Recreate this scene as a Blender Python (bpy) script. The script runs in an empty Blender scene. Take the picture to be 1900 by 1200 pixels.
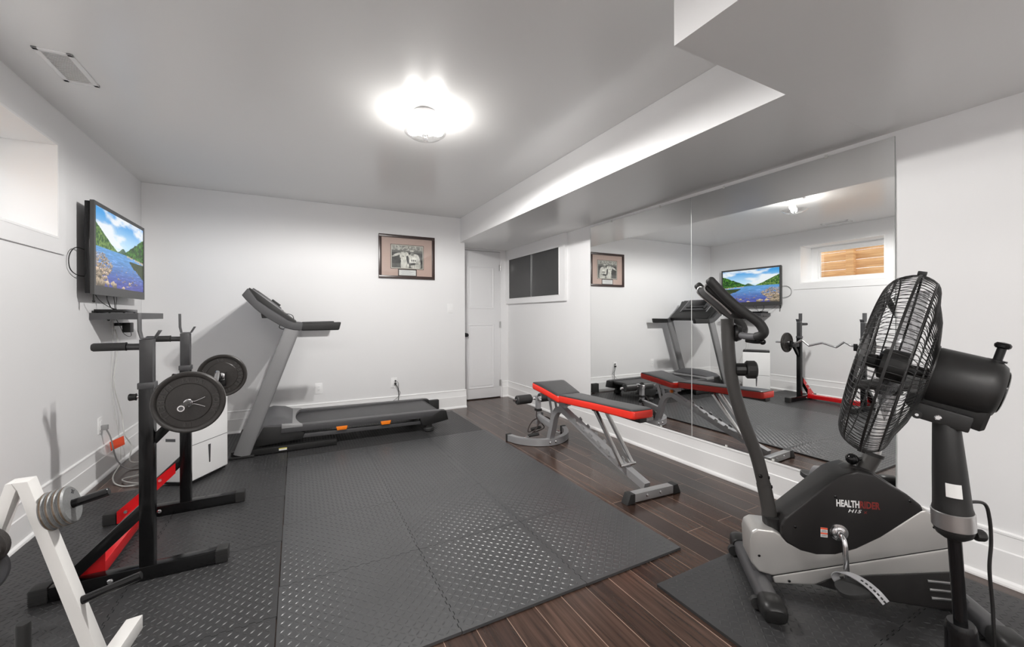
import bpy, bmesh, math, random
import numpy as np
from mathutils import Vector, Matrix
random.seed(7)
RNG = np.random.default_rng(11)
SC = bpy.context.scene
COL = SC.collection
PI = math.pi

# ------------------------------------------------------------------ camera
CAM_H = 1.17
YAW = math.radians(27.803); ROLL = math.radians(0.1757)
_r0 = Vector((math.cos(YAW), -math.sin(YAW), 0)); _f = Vector((math.sin(YAW), math.cos(YAW), 0)); _z = Vector((0, 0, 1))
_r = _r0 * math.cos(ROLL) - _z * math.sin(ROLL); _u = _r0 * math.sin(ROLL) + _z * math.cos(ROLL)
cd = bpy.data.cameras.new('camera'); cam = bpy.data.objects.new('camera', cd); COL.objects.link(cam)
m = Matrix((( _r.x, _u.x, -_f.x, 0), (_r.y, _u.y, -_f.y, 0), (_r.z, _u.z, -_f.z, CAM_H), (0, 0, 0, 1)))
cam.matrix_world = m
cd.sensor_fit = 'HORIZONTAL'; cd.sensor_width = 36.0; cd.lens = 758.235 / 1900 * 36.0
cd.shift_x = 0.0; cd.shift_y = (585.11 - 600) / 1900.0
cd.clip_start = 0.02
SC.camera = cam

# ------------------------------------------------------------------ world and exposure
W = bpy.data.worlds.new('sky'); SC.world = W; W.use_nodes = True
bg = W.node_tree.nodes['Background']; bg.inputs[0].default_value = (0.85, 0.92, 1.0, 1); bg.inputs[1].default_value = 3.6
vs = SC.view_settings
vs.view_transform = 'Standard'; vs.look = 'None'; vs.exposure = 0.0; vs.gamma = 1.0; vs.use_curve_mapping = False
SC.cycles.max_bounces = 12; SC.cycles.diffuse_bounces = 7; SC.cycles.glossy_bounces = 6; SC.cycles.transparent_max_bounces = 12
SC.cycles.sample_clamp_indirect = 6.0; SC.cycles.caustics_reflective = False; SC.cycles.caustics_refractive = False
LAMP_W = 210.0       # strength of the ceiling lamp's bulbs
SPOT_W = 350.0
REAR_W = 195.0       # strength of the added, unseen fill lights behind the camera

# ------------------------------------------------------------------ room numbers (metres)
XL, YB, XM, H, S, XS = -1.259, 4.90, 2.706, 2.405, 2.105, 1.844
YE, XW, YREAR = 0.993, 1.167, -2.6

# ------------------------------------------------------------------ materials
MATS = {}
def mat(name, color, rough=0.5, metal=0.0, spec=0.5, noise=0.0, nscale=40.0, bump=0.0, bscale=200.0, coat=0.0, emit=None, estr=0.0, stretch=None):
    if name in MATS: return MATS[name]
    mt = bpy.data.materials.new(name); mt.use_nodes = True; MATS[name] = mt
    nt = mt.node_tree; b = nt.nodes['Principled BSDF']
    b.inputs['Base Color'].default_value = (*color, 1); b.inputs['Roughness'].default_value = rough
    b.inputs['Metallic'].default_value = metal; b.inputs['Specular IOR Level'].default_value = spec
    b.inputs['Coat Weight'].default_value = coat
    if emit: b.inputs['Emission Color'].default_value = (*emit, 1); b.inputs['Emission Strength'].default_value = estr
    if noise or bump:
        tc = nt.nodes.new('ShaderNodeTexCoord'); mp = nt.nodes.new('ShaderNodeMapping')
        if stretch: mp.inputs['Scale'].default_value = stretch
        nt.links.new(tc.outputs['Object'], mp.inputs['Vector'])
    if noise:
        n = nt.nodes.new('ShaderNodeTexNoise'); n.inputs['Scale'].default_value = nscale; n.inputs['Detail'].default_value = 6
        nt.links.new(mp.outputs[0], n.inputs['Vector'])
        r = nt.nodes.new('ShaderNodeMapRange'); r.inputs[3].default_value = 1 - noise; r.inputs[4].default_value = 1 + noise
        nt.links.new(n.outputs[0], r.inputs[0])
        mx = nt.nodes.new('ShaderNodeMix'); mx.data_type = 'RGBA'; mx.blend_type = 'MULTIPLY'; mx.inputs[0].default_value = 1
        mx.inputs[6].default_value = (*color, 1); nt.links.new(r.outputs[0], mx.inputs[7]); nt.links.new(mx.outputs[2], b.inputs['Base Color'])
    if bump:
        n2 = nt.nodes.new('ShaderNodeTexNoise'); n2.inputs['Scale'].default_value = bscale; n2.inputs['Detail'].default_value = 4
        nt.links.new(mp.outputs[0], n2.inputs['Vector'])
        bp = nt.nodes.new('ShaderNodeBump'); bp.inputs['Strength'].default_value = bump; bp.inputs['Distance'].default_value = 0.002
        nt.links.new(n2.outputs[0], bp.inputs['Height']); nt.links.new(bp.outputs[0], b.inputs['Normal'])
    return mt
def attr_mat(name, rough=0.5, emis=0.0, spec=0.5):
    mt = bpy.data.materials.new(name); mt.use_nodes = True; nt = mt.node_tree; b = nt.nodes['Principled BSDF']
    a = nt.nodes.new('ShaderNodeAttribute'); a.attribute_name = 'picture'
    b.inputs['Roughness'].default_value = rough; b.inputs['Specular IOR Level'].default_value = spec
    if emis:
        b.inputs['Base Color'].default_value = (0.01, 0.01, 0.01, 1)
        nt.links.new(a.outputs['Color'], b.inputs['Emission Color']); b.inputs['Emission Strength'].default_value = emis
    else: nt.links.new(a.outputs['Color'], b.inputs['Base Color'])
    return mt

M_WALL = mat('painted_wall', (0.84, 0.84, 0.845), 0.5, spec=0.35, noise=0.012, nscale=3, bump=0.06, bscale=120)
M_CEIL = mat('satin_ceiling', (0.88, 0.88, 0.875), 0.26, spec=0.5, bump=0.05, bscale=60)
M_TRIM = mat('white_trim', (0.92, 0.92, 0.92), 0.3)
M_DOOR = mat('white_door', (0.82, 0.82, 0.83), 0.35)
M_BLACK = mat('black_plastic', (0.013, 0.013, 0.013), 0.42, spec=0.4, bump=0.03, bscale=500)
M_BLACKG = mat('gloss_black_paint', (0.005, 0.005, 0.0055), 0.16, spec=0.35)
M_BLACKR = mat('black_rubber', (0.02, 0.02, 0.02), 0.6, bump=0.1, bscale=300)
M_FOAM = mat('black_foam', (0.03, 0.03, 0.03), 0.45, bump=0.3, bscale=90)
M_GREYPL = mat('grey_plastic', (0.10, 0.10, 0.105), 0.4)
M_ARM = mat('dark_grey_plastic', (0.055, 0.055, 0.058), 0.38)
M_POST = mat('charcoal_post_paint', (0.045, 0.043, 0.041), 0.4, noise=0.08)
M_GREYDK = mat('charcoal_paint', (0.06, 0.06, 0.063), 0.35, noise=0.06)
M_SILVER = mat('silver_paint', (0.36, 0.36, 0.365), 0.32, metal=0.35, noise=0.03, nscale=300)
M_UPR = mat('grey_upright_paint', (0.235, 0.235, 0.24), 0.36, metal=0.3, noise=0.05, nscale=260)
M_SILVERD = mat('grey_silver_paint', (0.34, 0.34, 0.35), 0.35, metal=0.3, noise=0.03, nscale=300)
M_CHROME = mat('chrome', (0.75, 0.75, 0.76), 0.12, metal=1.0)
M_STEEL = mat('brushed_steel', (0.6, 0.6, 0.6), 0.3, metal=1.0)
M_RED = mat('red_vinyl', (0.80, 0.035, 0.02), 0.33, bump=0.04, bscale=60)
M_REDP = mat('red_paint', (0.62, 0.008, 0.012), 0.25, coat=0.3)
M_VINYL = mat('black_vinyl', (0.045, 0.045, 0.047), 0.34, bump=0.25, bscale=14, stretch=(3, 1, 3))
M_IRON = mat('cast_iron', (0.026, 0.023, 0.021), 0.36, noise=0.3, nscale=60, bump=0.4, bscale=260)
M_HAMMER = mat('grey_hammertone', (0.20, 0.205, 0.205), 0.42, metal=0.15, noise=0.25, nscale=180, bump=0.3, bscale=260)
M_RUST = mat('worn_rim', (0.15, 0.115, 0.085), 0.4, metal=0.5, noise=0.6, nscale=120, bump=0.4, bscale=200)
M_WPAINT = mat('white_powder_paint', (0.80, 0.79, 0.77), 0.35)
M_WPLAST = mat('white_plastic', (0.88, 0.88, 0.88), 0.3)
M_ORANGE = mat('orange_rubber', (0.9, 0.22, 0.01), 0.4)
M_WIRE = mat('black_wire', (0.012, 0.012, 0.012), 0.35)
M_LCORD = mat('white_cord', (0.62, 0.62, 0.60), 0.5)
M_GCORD = mat('grey_cord', (0.30, 0.30, 0.30), 0.5)
M_BODY = mat('satin_silver_shell', (0.50, 0.49, 0.475), 0.33, metal=0.55, noise=0.02, nscale=400)
M_SHELL = mat('black_shell', (0.012, 0.011, 0.011), 0.38)
M_TEXTW = mat('white_print', (0.8, 0.8, 0.8), 0.5)
M_TEXTR = mat('dark_red_print', (0.22, 0.02, 0.015), 0.5)
M_LABEL = mat('paper_label', (0.75, 0.75, 0.74), 0.5)
M_ORTAG = mat('orange_tag', (0.85, 0.10, 0.04), 0.5)
M_YEL = mat('yellow_label', (0.7, 0.62, 0.08), 0.5)
M_DARKWOOD = mat('dark_brown_wood', (0.035, 0.018, 0.015), 0.3, noise=0.3, nscale=30)
M_MATB = mat('pink_mat_board', (0.56, 0.40, 0.345), 0.45)
M_MIR = mat('mirror_glass', (0.955, 0.965, 0.96), 0.0, metal=1.0)
M_DARKPAN = mat('dark_grey_panel', (0.052, 0.052, 0.052), 0.35, noise=0.15, nscale=4)

def mat_glass(name, tint=(0.975, 0.98, 0.978), rough=0.0):
    mt = bpy.data.materials.new(name); mt.use_nodes = True; nt = mt.node_tree; nt.nodes.clear()
    o = nt.nodes.new('ShaderNodeOutputMaterial'); mx = nt.nodes.new('ShaderNodeMixShader'); t = nt.nodes.new('ShaderNodeBsdfTransparent')
    g = nt.nodes.new('ShaderNodeBsdfGlossy'); lw = nt.nodes.new('ShaderNodeLayerWeight'); lw.inputs[0].default_value = 0.5
    pw = nt.nodes.new('ShaderNodeMath'); pw.operation = 'POWER'; pw.inputs[1].default_value = 4.0; ma = nt.nodes.new('ShaderNodeMath'); ma.operation = 'MULTIPLY_ADD'; ma.inputs[1].default_value = 0.7; ma.inputs[2].default_value = 0.04
    t.inputs[0].default_value = (*tint, 1); g.inputs['Roughness'].default_value = rough
    nt.links.new(lw.outputs['Facing'], pw.inputs[0]); nt.links.new(pw.outputs[0], ma.inputs[0]); nt.links.new(ma.outputs[0], mx.inputs[0])
    nt.links.new(t.outputs[0], mx.inputs[1]); nt.links.new(g.outputs[0], mx.inputs[2]); nt.links.new(mx.outputs[0], o.inputs[0])
    return mt
M_GLASS = mat_glass('window_glass')
M_LGLASS = mat_glass('clear_lamp_glass', (0.96, 0.96, 0.96), 0.05)
M_BLADE = mat_glass('smoky_fan_blade', (0.55, 0.55, 0.56), 0.15)

def mat_floor():
    mt = bpy.data.materials.new('dark_laminate'); mt.use_nodes = True; nt = mt.node_tree; L = nt.links; b = nt.nodes['Principled BSDF']
    tc = nt.nodes.new('ShaderNodeTexCoord'); mp = nt.nodes.new('ShaderNodeMapping'); mp.inputs['Rotation'].default_value = (0, 0, PI / 2)
    mp.inputs['Location'].default_value = (0.3, 0.045, 0)
    L.new(tc.outputs['Object'], mp.inputs['Vector'])
    br = nt.nodes.new('ShaderNodeTexBrick'); br.inputs['Scale'].default_value = 1.0; br.inputs['Brick Width'].default_value = 1.21
    br.inputs['Row Height'].default_value = 0.127; br.inputs['Mortar Size'].default_value = 0.0013; br.inputs['Mortar Smooth'].default_value = 0.1
    br.inputs['Color1'].default_value = (0.068, 0.039, 0.028, 1); br.inputs['Color2'].default_value = (0.030, 0.0165, 0.0125, 1); br.inputs['Mortar'].default_value = (0.30, 0.205, 0.155, 1)
    br.offset = 0.37; br.inputs['Bias'].default_value = 0.0
    L.new(mp.outputs[0], br.inputs['Vector'])
    m2 = nt.nodes.new('ShaderNodeMapping'); m2.inputs['Scale'].default_value = (34, 1.6, 1); L.new(tc.outputs['Object'], m2.inputs['Vector'])
    n = nt.nodes.new('ShaderNodeTexNoise'); n.inputs['Scale'].default_value = 1.6; n.inputs['Detail'].default_value = 8; n.inputs['Distortion'].default_value = 0.6
    L.new(m2.outputs[0], n.inputs['Vector'])
    r = nt.nodes.new('ShaderNodeMapRange'); r.inputs[1].default_value = 0.3; r.inputs[2].default_value = 0.7; r.inputs[3].default_value = 0.5; r.inputs[4].default_value = 1.6
    L.new(n.outputs[0], r.inputs[0])
    mx = nt.nodes.new('ShaderNodeMix'); mx.data_type = 'RGBA'; mx.blend_type = 'MULTIPLY'; mx.inputs[0].default_value = 1
    L.new(br.outputs['Color'], mx.inputs[6]); L.new(r.outputs[0], mx.inputs[7]); L.new(mx.outputs[2], b.inputs['Base Color'])
    b.inputs['Roughness'].default_value = 0.23
    bp = nt.nodes.new('ShaderNodeBump'); bp.inputs['Strength'].default_value = 0.15; bp.inputs['Distance'].default_value = 0.001; bp.invert = True
    L.new(br.outputs['Fac'], bp.inputs['Height']); L.new(bp.outputs[0], b.inputs['Normal'])
    return mt
M_FLOOR = mat_floor()
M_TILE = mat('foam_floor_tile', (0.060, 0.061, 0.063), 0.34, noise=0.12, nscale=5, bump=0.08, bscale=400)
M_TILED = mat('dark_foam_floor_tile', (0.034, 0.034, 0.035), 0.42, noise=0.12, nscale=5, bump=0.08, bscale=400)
def mat_pine():
    mt = bpy.data.materials.new('raw_pine'); mt.use_nodes = True; nt = mt.node_tree; L = nt.links; b = nt.nodes['Principled BSDF']
    tc = nt.nodes.new('ShaderNodeTexCoord'); m2 = nt.nodes.new('ShaderNodeMapping'); m2.inputs['Scale'].default_value = (4, 1.5, 30); L.new(tc.outputs['Object'], m2.inputs['Vector'])
    n = nt.nodes.new('ShaderNodeTexNoise'); n.inputs['Scale'].default_value = 1.5; n.inputs['Detail'].default_value = 6; n.inputs['Distortion'].default_value = 1.0
    L.new(m2.outputs[0], n.inputs['Vector'])
    r = nt.nodes.new('ShaderNodeValToRGB'); r.color_ramp.elements[0].position = 0.3; r.color_ramp.elements[1].position = 0.7
    r.color_ramp.elements[0].color = (0.50, 0.25, 0.09, 1); r.color_ramp.elements[1].color = (0.76, 0.47, 0.22, 1)
    L.new(n.outputs[0], r.inputs[0]); L.new(r.outputs[0], b.inputs['Base Color']); b.inputs['Roughness'].default_value = 0.6
    return mt
M_PINE = mat_pine()

# ------------------------------------------------------------------ mesh builder
def frame(o, z, x=None):
    """matrix with origin o, local z axis along z."""
    z = Vector(z).normalized(); x = Vector(x) if x is not None else (Vector((0, 0, 1)) if abs(z.z) < 0.9 else Vector((1, 0, 0)))
    x = (x - z * x.dot(z)).normalized(); y = z.cross(x)
    return Matrix(((x.x, y.x, z.x, o[0]), (x.y, y.y, z.y, o[1]), (x.z, y.z, z.z, o[2]), (0, 0, 0, 1)))
def spline(pts, n=8):
    P = [Vector(p) for p in pts]; out = []
    for i in range(len(P) - 1):
        p0 = P[max(i - 1, 0)]; p1 = P[i]; p2 = P[i + 1]; p3 = P[min(i + 2, len(P) - 1)]
        for k in range(n):
            t = k / n
            out.append(0.5 * ((2 * p1) + (-p0 + p2) * t + (2 * p0 - 5 * p1 + 4 * p2 - p3) * t * t + (-p0 + 3 * p1 - 3 * p2 + p3) * t ** 3))
    out.append(P[-1]); return out
class MB:
    def __init__(s): s.bm = bmesh.new()
    def _add(s, t, bevel=0, seg=2, ang=50):
        if bevel > 0:
            es = [e for e in t.edges if len(e.link_faces) == 2 and e.calc_face_angle(0) > math.radians(ang)]
            if es: bmesh.ops.bevel(t, geom=es, offset=bevel, segments=seg, profile=0.6, affect='EDGES', clamp_overlap=True)
        me = bpy.data.meshes.new('tmp'); t.to_mesh(me); t.free(); s.bm.from_mesh(me); bpy.data.meshes.remove(me); return s
    def box(s, x0, x1, y0, y1, z0, z1, bevel=0, seg=2, M=None):
        t = bmesh.new(); bmesh.ops.create_cube(t, size=1)
        for v in t.verts: v.co = Vector(((x0 + x1) / 2 + v.co.x * (x1 - x0), (y0 + y1) / 2 + v.co.y * (y1 - y0), (z0 + z1) / 2 + v.co.z * (z1 - z0)))
        s._add_m(t, bevel, seg, M); return s
    def _add_m(s, t, bevel, seg, M, ang=50):
        if M is not None: bmesh.ops.transform(t, matrix=M, verts=t.verts)
        bmesh.ops.recalc_face_normals(t, faces=t.faces)
        s._add(t, bevel, seg, ang)
    def loft(s, rings, closed=False, cap=True, bevel=0, seg=2, ang=50):
        t = bmesh.new(); R = [[t.verts.new(p) for p in r] for r in rings]; n = len(R[0])
        rr = list(range(len(R) - 1))
        for i in rr:
            for j in range(n): t.faces.new((R[i][j], R[i][(j + 1) % n], R[i + 1][(j + 1) % n], R[i + 1][j]))
        if closed:
            for j in range(n): t.faces.new((R[-1][j], R[-1][(j + 1) % n], R[0][(j + 1) % n], R[0][j]))
        elif cap: t.faces.new(R[0]); t.faces.new(list(reversed(R[-1])))
        s._add_m(t, bevel, seg, None, ang); return s
    def sweep(s, path, prof, up=(0, 0, 1), closed=False, bevel=0, seg=2, cap=True, scales=None):
        """prof: list of (a,b), a along side axis, b along up axis."""
        P = [Vector(p) for p in path]; up = Vector(up); rings = []; n = len(P)
        for i, p in enumerate(P):
            if closed: d1 = (P[i] - P[i - 1]).normalized(); d2 = (P[(i + 1) % n] - P[i]).normalized()
            else: d1 = (P[i] - P[i - 1]).normalized() if i else (P[1] - P[0]).normalized(); d2 = (P[i + 1] - P[i]).normalized() if i < n - 1 else d1
            t = (d1 + d2).normalized(); side = d1.cross(up); side2 = d2.cross(up); sd = (side.normalized() + side2.normalized()).normalized()
            k = 1 / max(0.4, math.sqrt((1 + d1.dot(d2)) / 2)); ub = sd.cross(t).normalized()
            # widen in the bending plane
            bend = (d2 - d1); sa = sb = 1.0
            if bend.length > 1e-6:
                bn = bend.normalized(); sa = 1 + (k - 1) * abs(bn.dot(sd)); sb = 1 + (k - 1) * abs(bn.dot(ub))
            q = scales[i] if scales else 1.0
            rings.append([p + sd * (a * sa * q) + ub * (b * sb * q) for a, b in prof])
        s.loft(rings, closed=closed, cap=cap, bevel=bevel, seg=seg); return s
    def beam(s, p, q, w, h, up=(0, 0, 1), bevel=0.002):
        """rectangular bar, w along the side axis, h along up."""
        return s.sweep([p, q], [(-w / 2, -h / 2), (w / 2, -h / 2), (w / 2, h / 2), (-w / 2, h / 2)], up=up, bevel=bevel)
    def rbar(s, path, w, h, up=(0, 0, 1), bevel=0.0, closed=False):
        return s.sweep(path, [(-w / 2, -h / 2), (w / 2, -h / 2), (w / 2, h / 2), (-w / 2, h / 2)], up=up, bevel=bevel, closed=closed)
    def oval(s, path, w, h, up=(0, 0, 1), n=20, pw=2.6, scales=None):
        pr = []
        for i in range(n):
            a = 2 * PI * i / n; c, d = math.cos(a), math.sin(a)
            pr.append((w / 2 * math.copysign(abs(c) ** (2 / pw), c), h / 2 * math.copysign(abs(d) ** (2 / pw), d)))
        return s.sweep(path, pr, up=up, scales=scales)
    def tube(s, path, r, n=12, closed=False, cap=True):
        P = [Vector(p) for p in path]; rs = r if isinstance(r, (list, tuple)) else [r] * len(P)
        rings = []; ref = None; m_ = len(P)
        for i, p in enumerate(P):
            if closed: t = (P[(i + 1) % m_] - P[i - 1]).normalized()
            else: t = (P[min(i + 1, m_ - 1)] - P[max(i - 1, 0)]).normalized()
            if ref is None: ref = Vector((0, 0, 1)) if abs(t.z) < 0.9 else Vector((1, 0, 0))
            x = (ref - t * ref.dot(t)).normalized(); y = t.cross(x); ref = x
            rings.append([p + (x * math.cos(2 * PI * k / n) + y * math.sin(2 * PI * k / n)) * rs[i] for k in range(n)])
        return s.loft(rings, closed=closed, cap=cap)
    def lathe(s, prof, M=None, n=32, closed=False):
        """prof (r, z) pairs turned about z."""
        t = bmesh.new(); R = []
        for r, z in prof:
            if r < 1e-6: R.append([t.verts.new((0, 0, z))])
            else: R.append([t.verts.new((r * math.cos(2 * PI * k / n), r * math.sin(2 * PI * k / n), z)) for k in range(n)])
        pairs = list(zip(R[:-1], R[1:])) + ([(R[-1], R[0])] if closed else [])
        for A, B in pairs:
            for k in range(n):
                if len(A) == 1 and len(B) > 1: t.faces.new((A[0], B[k], B[(k + 1) % n]))
                elif len(B) == 1 and len(A) > 1: t.faces.new((A[k], B[0], A[(k + 1) % n]))
                elif len(A) > 1: t.faces.new((A[k], A[(k + 1) % n], B[(k + 1) % n], B[k]))
        if not closed:
            for A in (R[0], R[-1]):
                if len(A) > 1: t.faces.new(A)
        s._add_m(t, 0, 0, M); return s
    def prism(s, poly, M, d0, d1, bevel=0, seg=2, ang=30):
        """2D polygon in local xy of M, extruded from local z d0 to d1."""
        t = bmesh.new(); A = [t.verts.new((x, y, d0)) for x, y in poly]; B = [t.verts.new((x, y, d1)) for x, y in poly]; n = len(poly)
        t.faces.new(A); t.faces.new(list(reversed(B)))
        for i in range(n): t.faces.new((A[i], A[(i + 1) % n], B[(i + 1) % n], B[i]))
        s._add_m(t, bevel, seg, M, ang); return s
    def ball(s, c, r, sc=(1, 1, 1), n=16, M=None):
        t = bmesh.new(); bmesh.ops.create_uvsphere(t, u_segments=n, v_segments=n // 2 + 2, radius=r)
        for v in t.verts: v.co = Vector((v.co.x * sc[0], v.co.y * sc[1], v.co.z * sc[2]))
        if M is not None: bmesh.ops.transform(t, matrix=M, verts=t.verts)
        bmesh.ops.translate(t, vec=Vector(c), verts=t.verts); s._add(t); return s
    def text(s, body, size, M, depth=0.001, sx=1.0, shear=0.0, bold=0.0):
        cu = bpy.data.curves.new('txt', 'FONT'); cu.body = body; cu.size = size; cu.extrude = depth; cu.align_x = 'CENTER'; cu.align_y = 'CENTER'; cu.shear = shear; cu.offset = bold
        cu.resolution_u = 3
        o = bpy.data.objects.new('txt', cu); COL.objects.link(o); bpy.context.view_layer.update()
        me = bpy.data.meshes.new_from_object(o.evaluated_get(bpy.context.evaluated_depsgraph_get()))
        me.transform(M @ Matrix.Diagonal((sx, 1, 1, 1))); s.bm.from_mesh(me); bpy.data.meshes.remove(me); bpy.data.objects.remove(o); bpy.data.curves.remove(cu); return s
    def build(s, name, material, parent=None, ang=35, label=None, flat=False):
        bm = s.bm
        if parent is not None:
            w = parent.get('_o'); 
            if w is not None: bmesh.ops.translate(bm, vec=-Vector(w), verts=bm.verts)
        for f in bm.faces: f.smooth = not flat
        if not flat:
            for e in bm.edges: e.smooth = len(e.link_faces) == 2 and e.calc_face_angle(0) < math.radians(ang)
        me = bpy.data.meshes.new(name); bm.to_mesh(me); bm.free()
        for mm in (material if isinstance(material, (list, tuple)) else [material]): me.materials.append(mm)
        o = bpy.data.objects.new(name, me); COL.objects.link(o)
        if parent is not None:
            o.parent = parent
            if w is not None: o['_o'] = w
        if label: o['label'] = label
        return o
def thing(name, label, cat, loc=(0, 0, 0), rz=0.0, group=None, local=False):
    o = bpy.data.objects.new(name, None); COL.objects.link(o); o.empty_display_size = 0.05
    o.location = loc; o.rotation_euler = (0, 0, rz); o['label'] = label; o['category'] = cat
    if group: o['group'] = group
    if not local: o['_o'] = list(loc)      # geometry below is given in room coordinates
    return o
def solo(mb, name, material, label, cat, group=None, kind=None, loc=None, **k):
    """a thing that is a single mesh; its origin is put at loc."""
    if loc is not None: bmesh.ops.translate(mb.bm, vec=-Vector(loc), verts=mb.bm.verts)
    o = mb.build(name, material, None, **k)
    if loc is not None: o.location = loc
    o['label'] = label; o['category'] = cat
    if group: o['group'] = group
    if kind: o['kind'] = kind
    return o
def struct(name, mb, material, **k):
    o = mb.build(name, material, None, **k); o['kind'] = 'structure'; return o
def picture_mesh(img, M, w, h):
    """a grid of coloured faces, img is (rows, cols, 3) linear, row 0 at the bottom, centred in local xy of M."""
    ny, nx, _ = img.shape
    xs = np.linspace(-w / 2, w / 2, nx + 1); ys = np.linspace(-h / 2, h / 2, ny + 1)
    V = np.array([(x, y, 0) for y in ys for x in xs]); idx = np.arange((nx + 1) * (ny + 1)).reshape(ny + 1, nx + 1)
    F = np.stack([idx[:-1, :-1], idx[:-1, 1:], idx[1:, 1:], idx[1:, :-1]], -1).reshape(-1, 4)
    me = bpy.data.meshes.new('picture'); me.from_pydata(V.tolist(), [], F.tolist())
    at = me.color_attributes.new('picture', 'FLOAT_COLOR', 'CORNER')
    c = np.ones((nx * ny, 4, 4), np.float32); c[:, :, :3] = img.reshape(-1, 1, 3); at.data.foreach_set('color', c.ravel())
    me.transform(M); me.update(); return me
def sm(a, b, x): t = np.clip((x - a) / (b - a), 0, 1); return t * t * (3 - 2 * t)
def vnoise(x, y, seed=0):
    g = np.random.default_rng(seed).random((64, 64)); xi = np.floor(x).astype(int); yi = np.floor(y).astype(int); fx = x - xi; fy = y - yi
    fx = fx * fx * (3 - 2 * fx); fy = fy * fy * (3 - 2 * fy); q = lambda a, b: g[a % 64, b % 64]
    return (q(xi, yi) * (1 - fx) + q(xi + 1, yi) * fx) * (1 - fy) + (q(xi, yi + 1) * (1 - fx) + q(xi + 1, yi + 1) * fx) * fy
def fbm(x, y, o=5, seed=0): return sum(vnoise(x * 2 ** k, y * 2 ** k, seed + k) / 2 ** (k + 1) for k in range(o))
def strip(verts): return verts
# ================================================================== THE ROOM
WY0, WY1, WZ0, WZ1 = 2.395, 3.396, 1.633, 2.195     # window opening in the left wall
XMW = XM + 0.006                                     # painted face of the right wall (the mirror stands in front of it)
struct('floor', MB().box(XL - 0.2, XM + 0.2, YREAR - 0.1, 5.45, -0.08, 0.0), M_FLOOR)
struct('ceiling', MB().box(XL - 0.5, XM + 0.2, YREAR - 0.1, 5.45, H, H + 0.1), M_CEIL)
b = MB()
b.box(XL - 0.32, XL, YREAR - 0.1, WY0, 0, H); b.box(XL - 0.32, XL, WY1, YB + 0.1, 0, H); b.box(XL - 0.32, XL, WY0, WY1, 0, WZ0); b.box(XL - 0.32, XL, WY0, WY1, WZ1, H)
struct('wall_left', b, M_WALL, flat=True)
struct('wall_back', MB().box(XL, 1.905, YB, 5.40, 0, H, 0.004), M_WALL)
struct('wall_right', MB().box(XMW, XMW + 0.12, YREAR - 0.1, 5.42, 0, S), M_WALL)
struct('wall_rear', MB().box(XL, XMW, YREAR - 0.1, YREAR, 0, H), M_WALL)
DX0, DX1, DY = 1.985, 2.585, 5.262
b = MB(); b.box(1.905, DX0 - 0.004, DY + 0.006, 5.42, 0, S); b.box(DX1 + 0.004, XMW, DY + 0.006, 5.42, 0, S); b.box(DX0 - 0.004, DX1 + 0.004, DY + 0.006, 5.42, 2.078, S)
b.box(DX0 - 0.02, DX1 + 0.02, DY + 0.06, DY + 0.08, 0, 2.09)
struct('wall_door', b, M_WALL, flat=True)
struct('trim_1', MB().box(XS, XMW + 0.12, YE, 5.42, S, H - 0.001), M_CEIL, flat=True)
struct('trim_2', MB().box(XW, XMW + 0.12, YREAR, YE - 0.0005, S, H - 0.001), M_CEIL, flat=True)
# the bulkhead faces are white like the walls
for nm, bx in (('trim_3', (XS - 0.003, XS, YE, YB, S, H - 0.001)), ('trim_4', (XW - 0.003, XW, YREAR, YE - 0.0005, S, H - 0.001))):
    struct(nm, MB().box(*bx), M_WALL, flat=True)

def base_profile(t=0.0):
    # (outwards, height)
    return [(0, 0), (0.026, 0), (0.026, 0.008), (0.022, 0.018), (0.014, 0.024), (0.012, 0.026), (0.012, 0.143), (0.0085, 0.148), (0.008, 0.150), (0.0075, 0.212), (0.010, 0.216), (0.010, 0.224), (0.006, 0.228), (0, 0.229)]
def baseboard(name, o, along, out, length):
    M = Matrix(((out[0], 0, along[0], o[0]), (out[1], 0, along[1], o[1]), (0, 1, 0, 0), (0, 0, 0, 1)))
    struct(name, MB().prism(base_profile(), M, 0, length), M_TRIM, ang=20)
baseboard('baseboard_left', (XL, YREAR), (0, 1), (1, 0), YB - YREAR)
baseboard('baseboard_back', (XL, YB), (1, 0), (0, -1), 1.918 - XL)
baseboard('baseboard_right', (XMW, YREAR), (0, 1), (-1, 0), DY + 0.006 - YREAR)
baseboard('baseboard_door', (2.618, DY + 0.006), (1, 0), (0, -1), XMW - 2.618)
baseboard('baseboard_rear', (XL, YREAR), (1, 0), (0, 1), XMW - XL)

# door with two raised panels, a knob and three hinges
def door_slab():
    b = MB(); y = DY; b.box(DX0, DX1, y, y + 0.035, 0.014, 2.072, 0.002)
    return b
door = door_slab().build('door_1', M_DOOR); door['kind'] = 'structure'
for z0, z1 in ((1.262, 1.855), (0.148, 1.052)):
    x0, x1 = 2.083, 2.487
    b = MB()
    M = Matrix(((1, 0, 0, 0), (0, 0, -1, DY), (0, 1, 0, 0), (0, 0, 0, 1)))
    for k, (i0, i1, d0, d1) in enumerate(((0, 0.012, 0.0, 0.006), (0.012, 0.03, 0.006, 0.0005), (0.03, 0.045, 0.0005, 0.004))):
        r0 = [(x0 + i0, z0 + i0), (x1 - i0, z0 + i0), (x1 - i0, z1 - i0), (x0 + i0, z1 - i0)]; r1 = [(x0 + i1, z0 + i1), (x1 - i1, z0 + i1), (x1 - i1, z1 - i1), (x0 + i1, z1 - i1)]
        t = bmesh.new(); A = [t.verts.new((x, DY - d0, z)) for x, z in r0]; B = [t.verts.new((x, DY - d1, z)) for x, z in r1]
        for i in range(4): t.faces.new((A[i], A[(i + 1) % 4], B[(i + 1) % 4], B[i]))
        b._add(t)
    t = bmesh.new(); t.faces.new([t.verts.new((x, DY - 0.004, z)) for x, z in r1]); b._add(t)
    b.build('door_panel', M_DOOR, door, ang=5)
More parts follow.
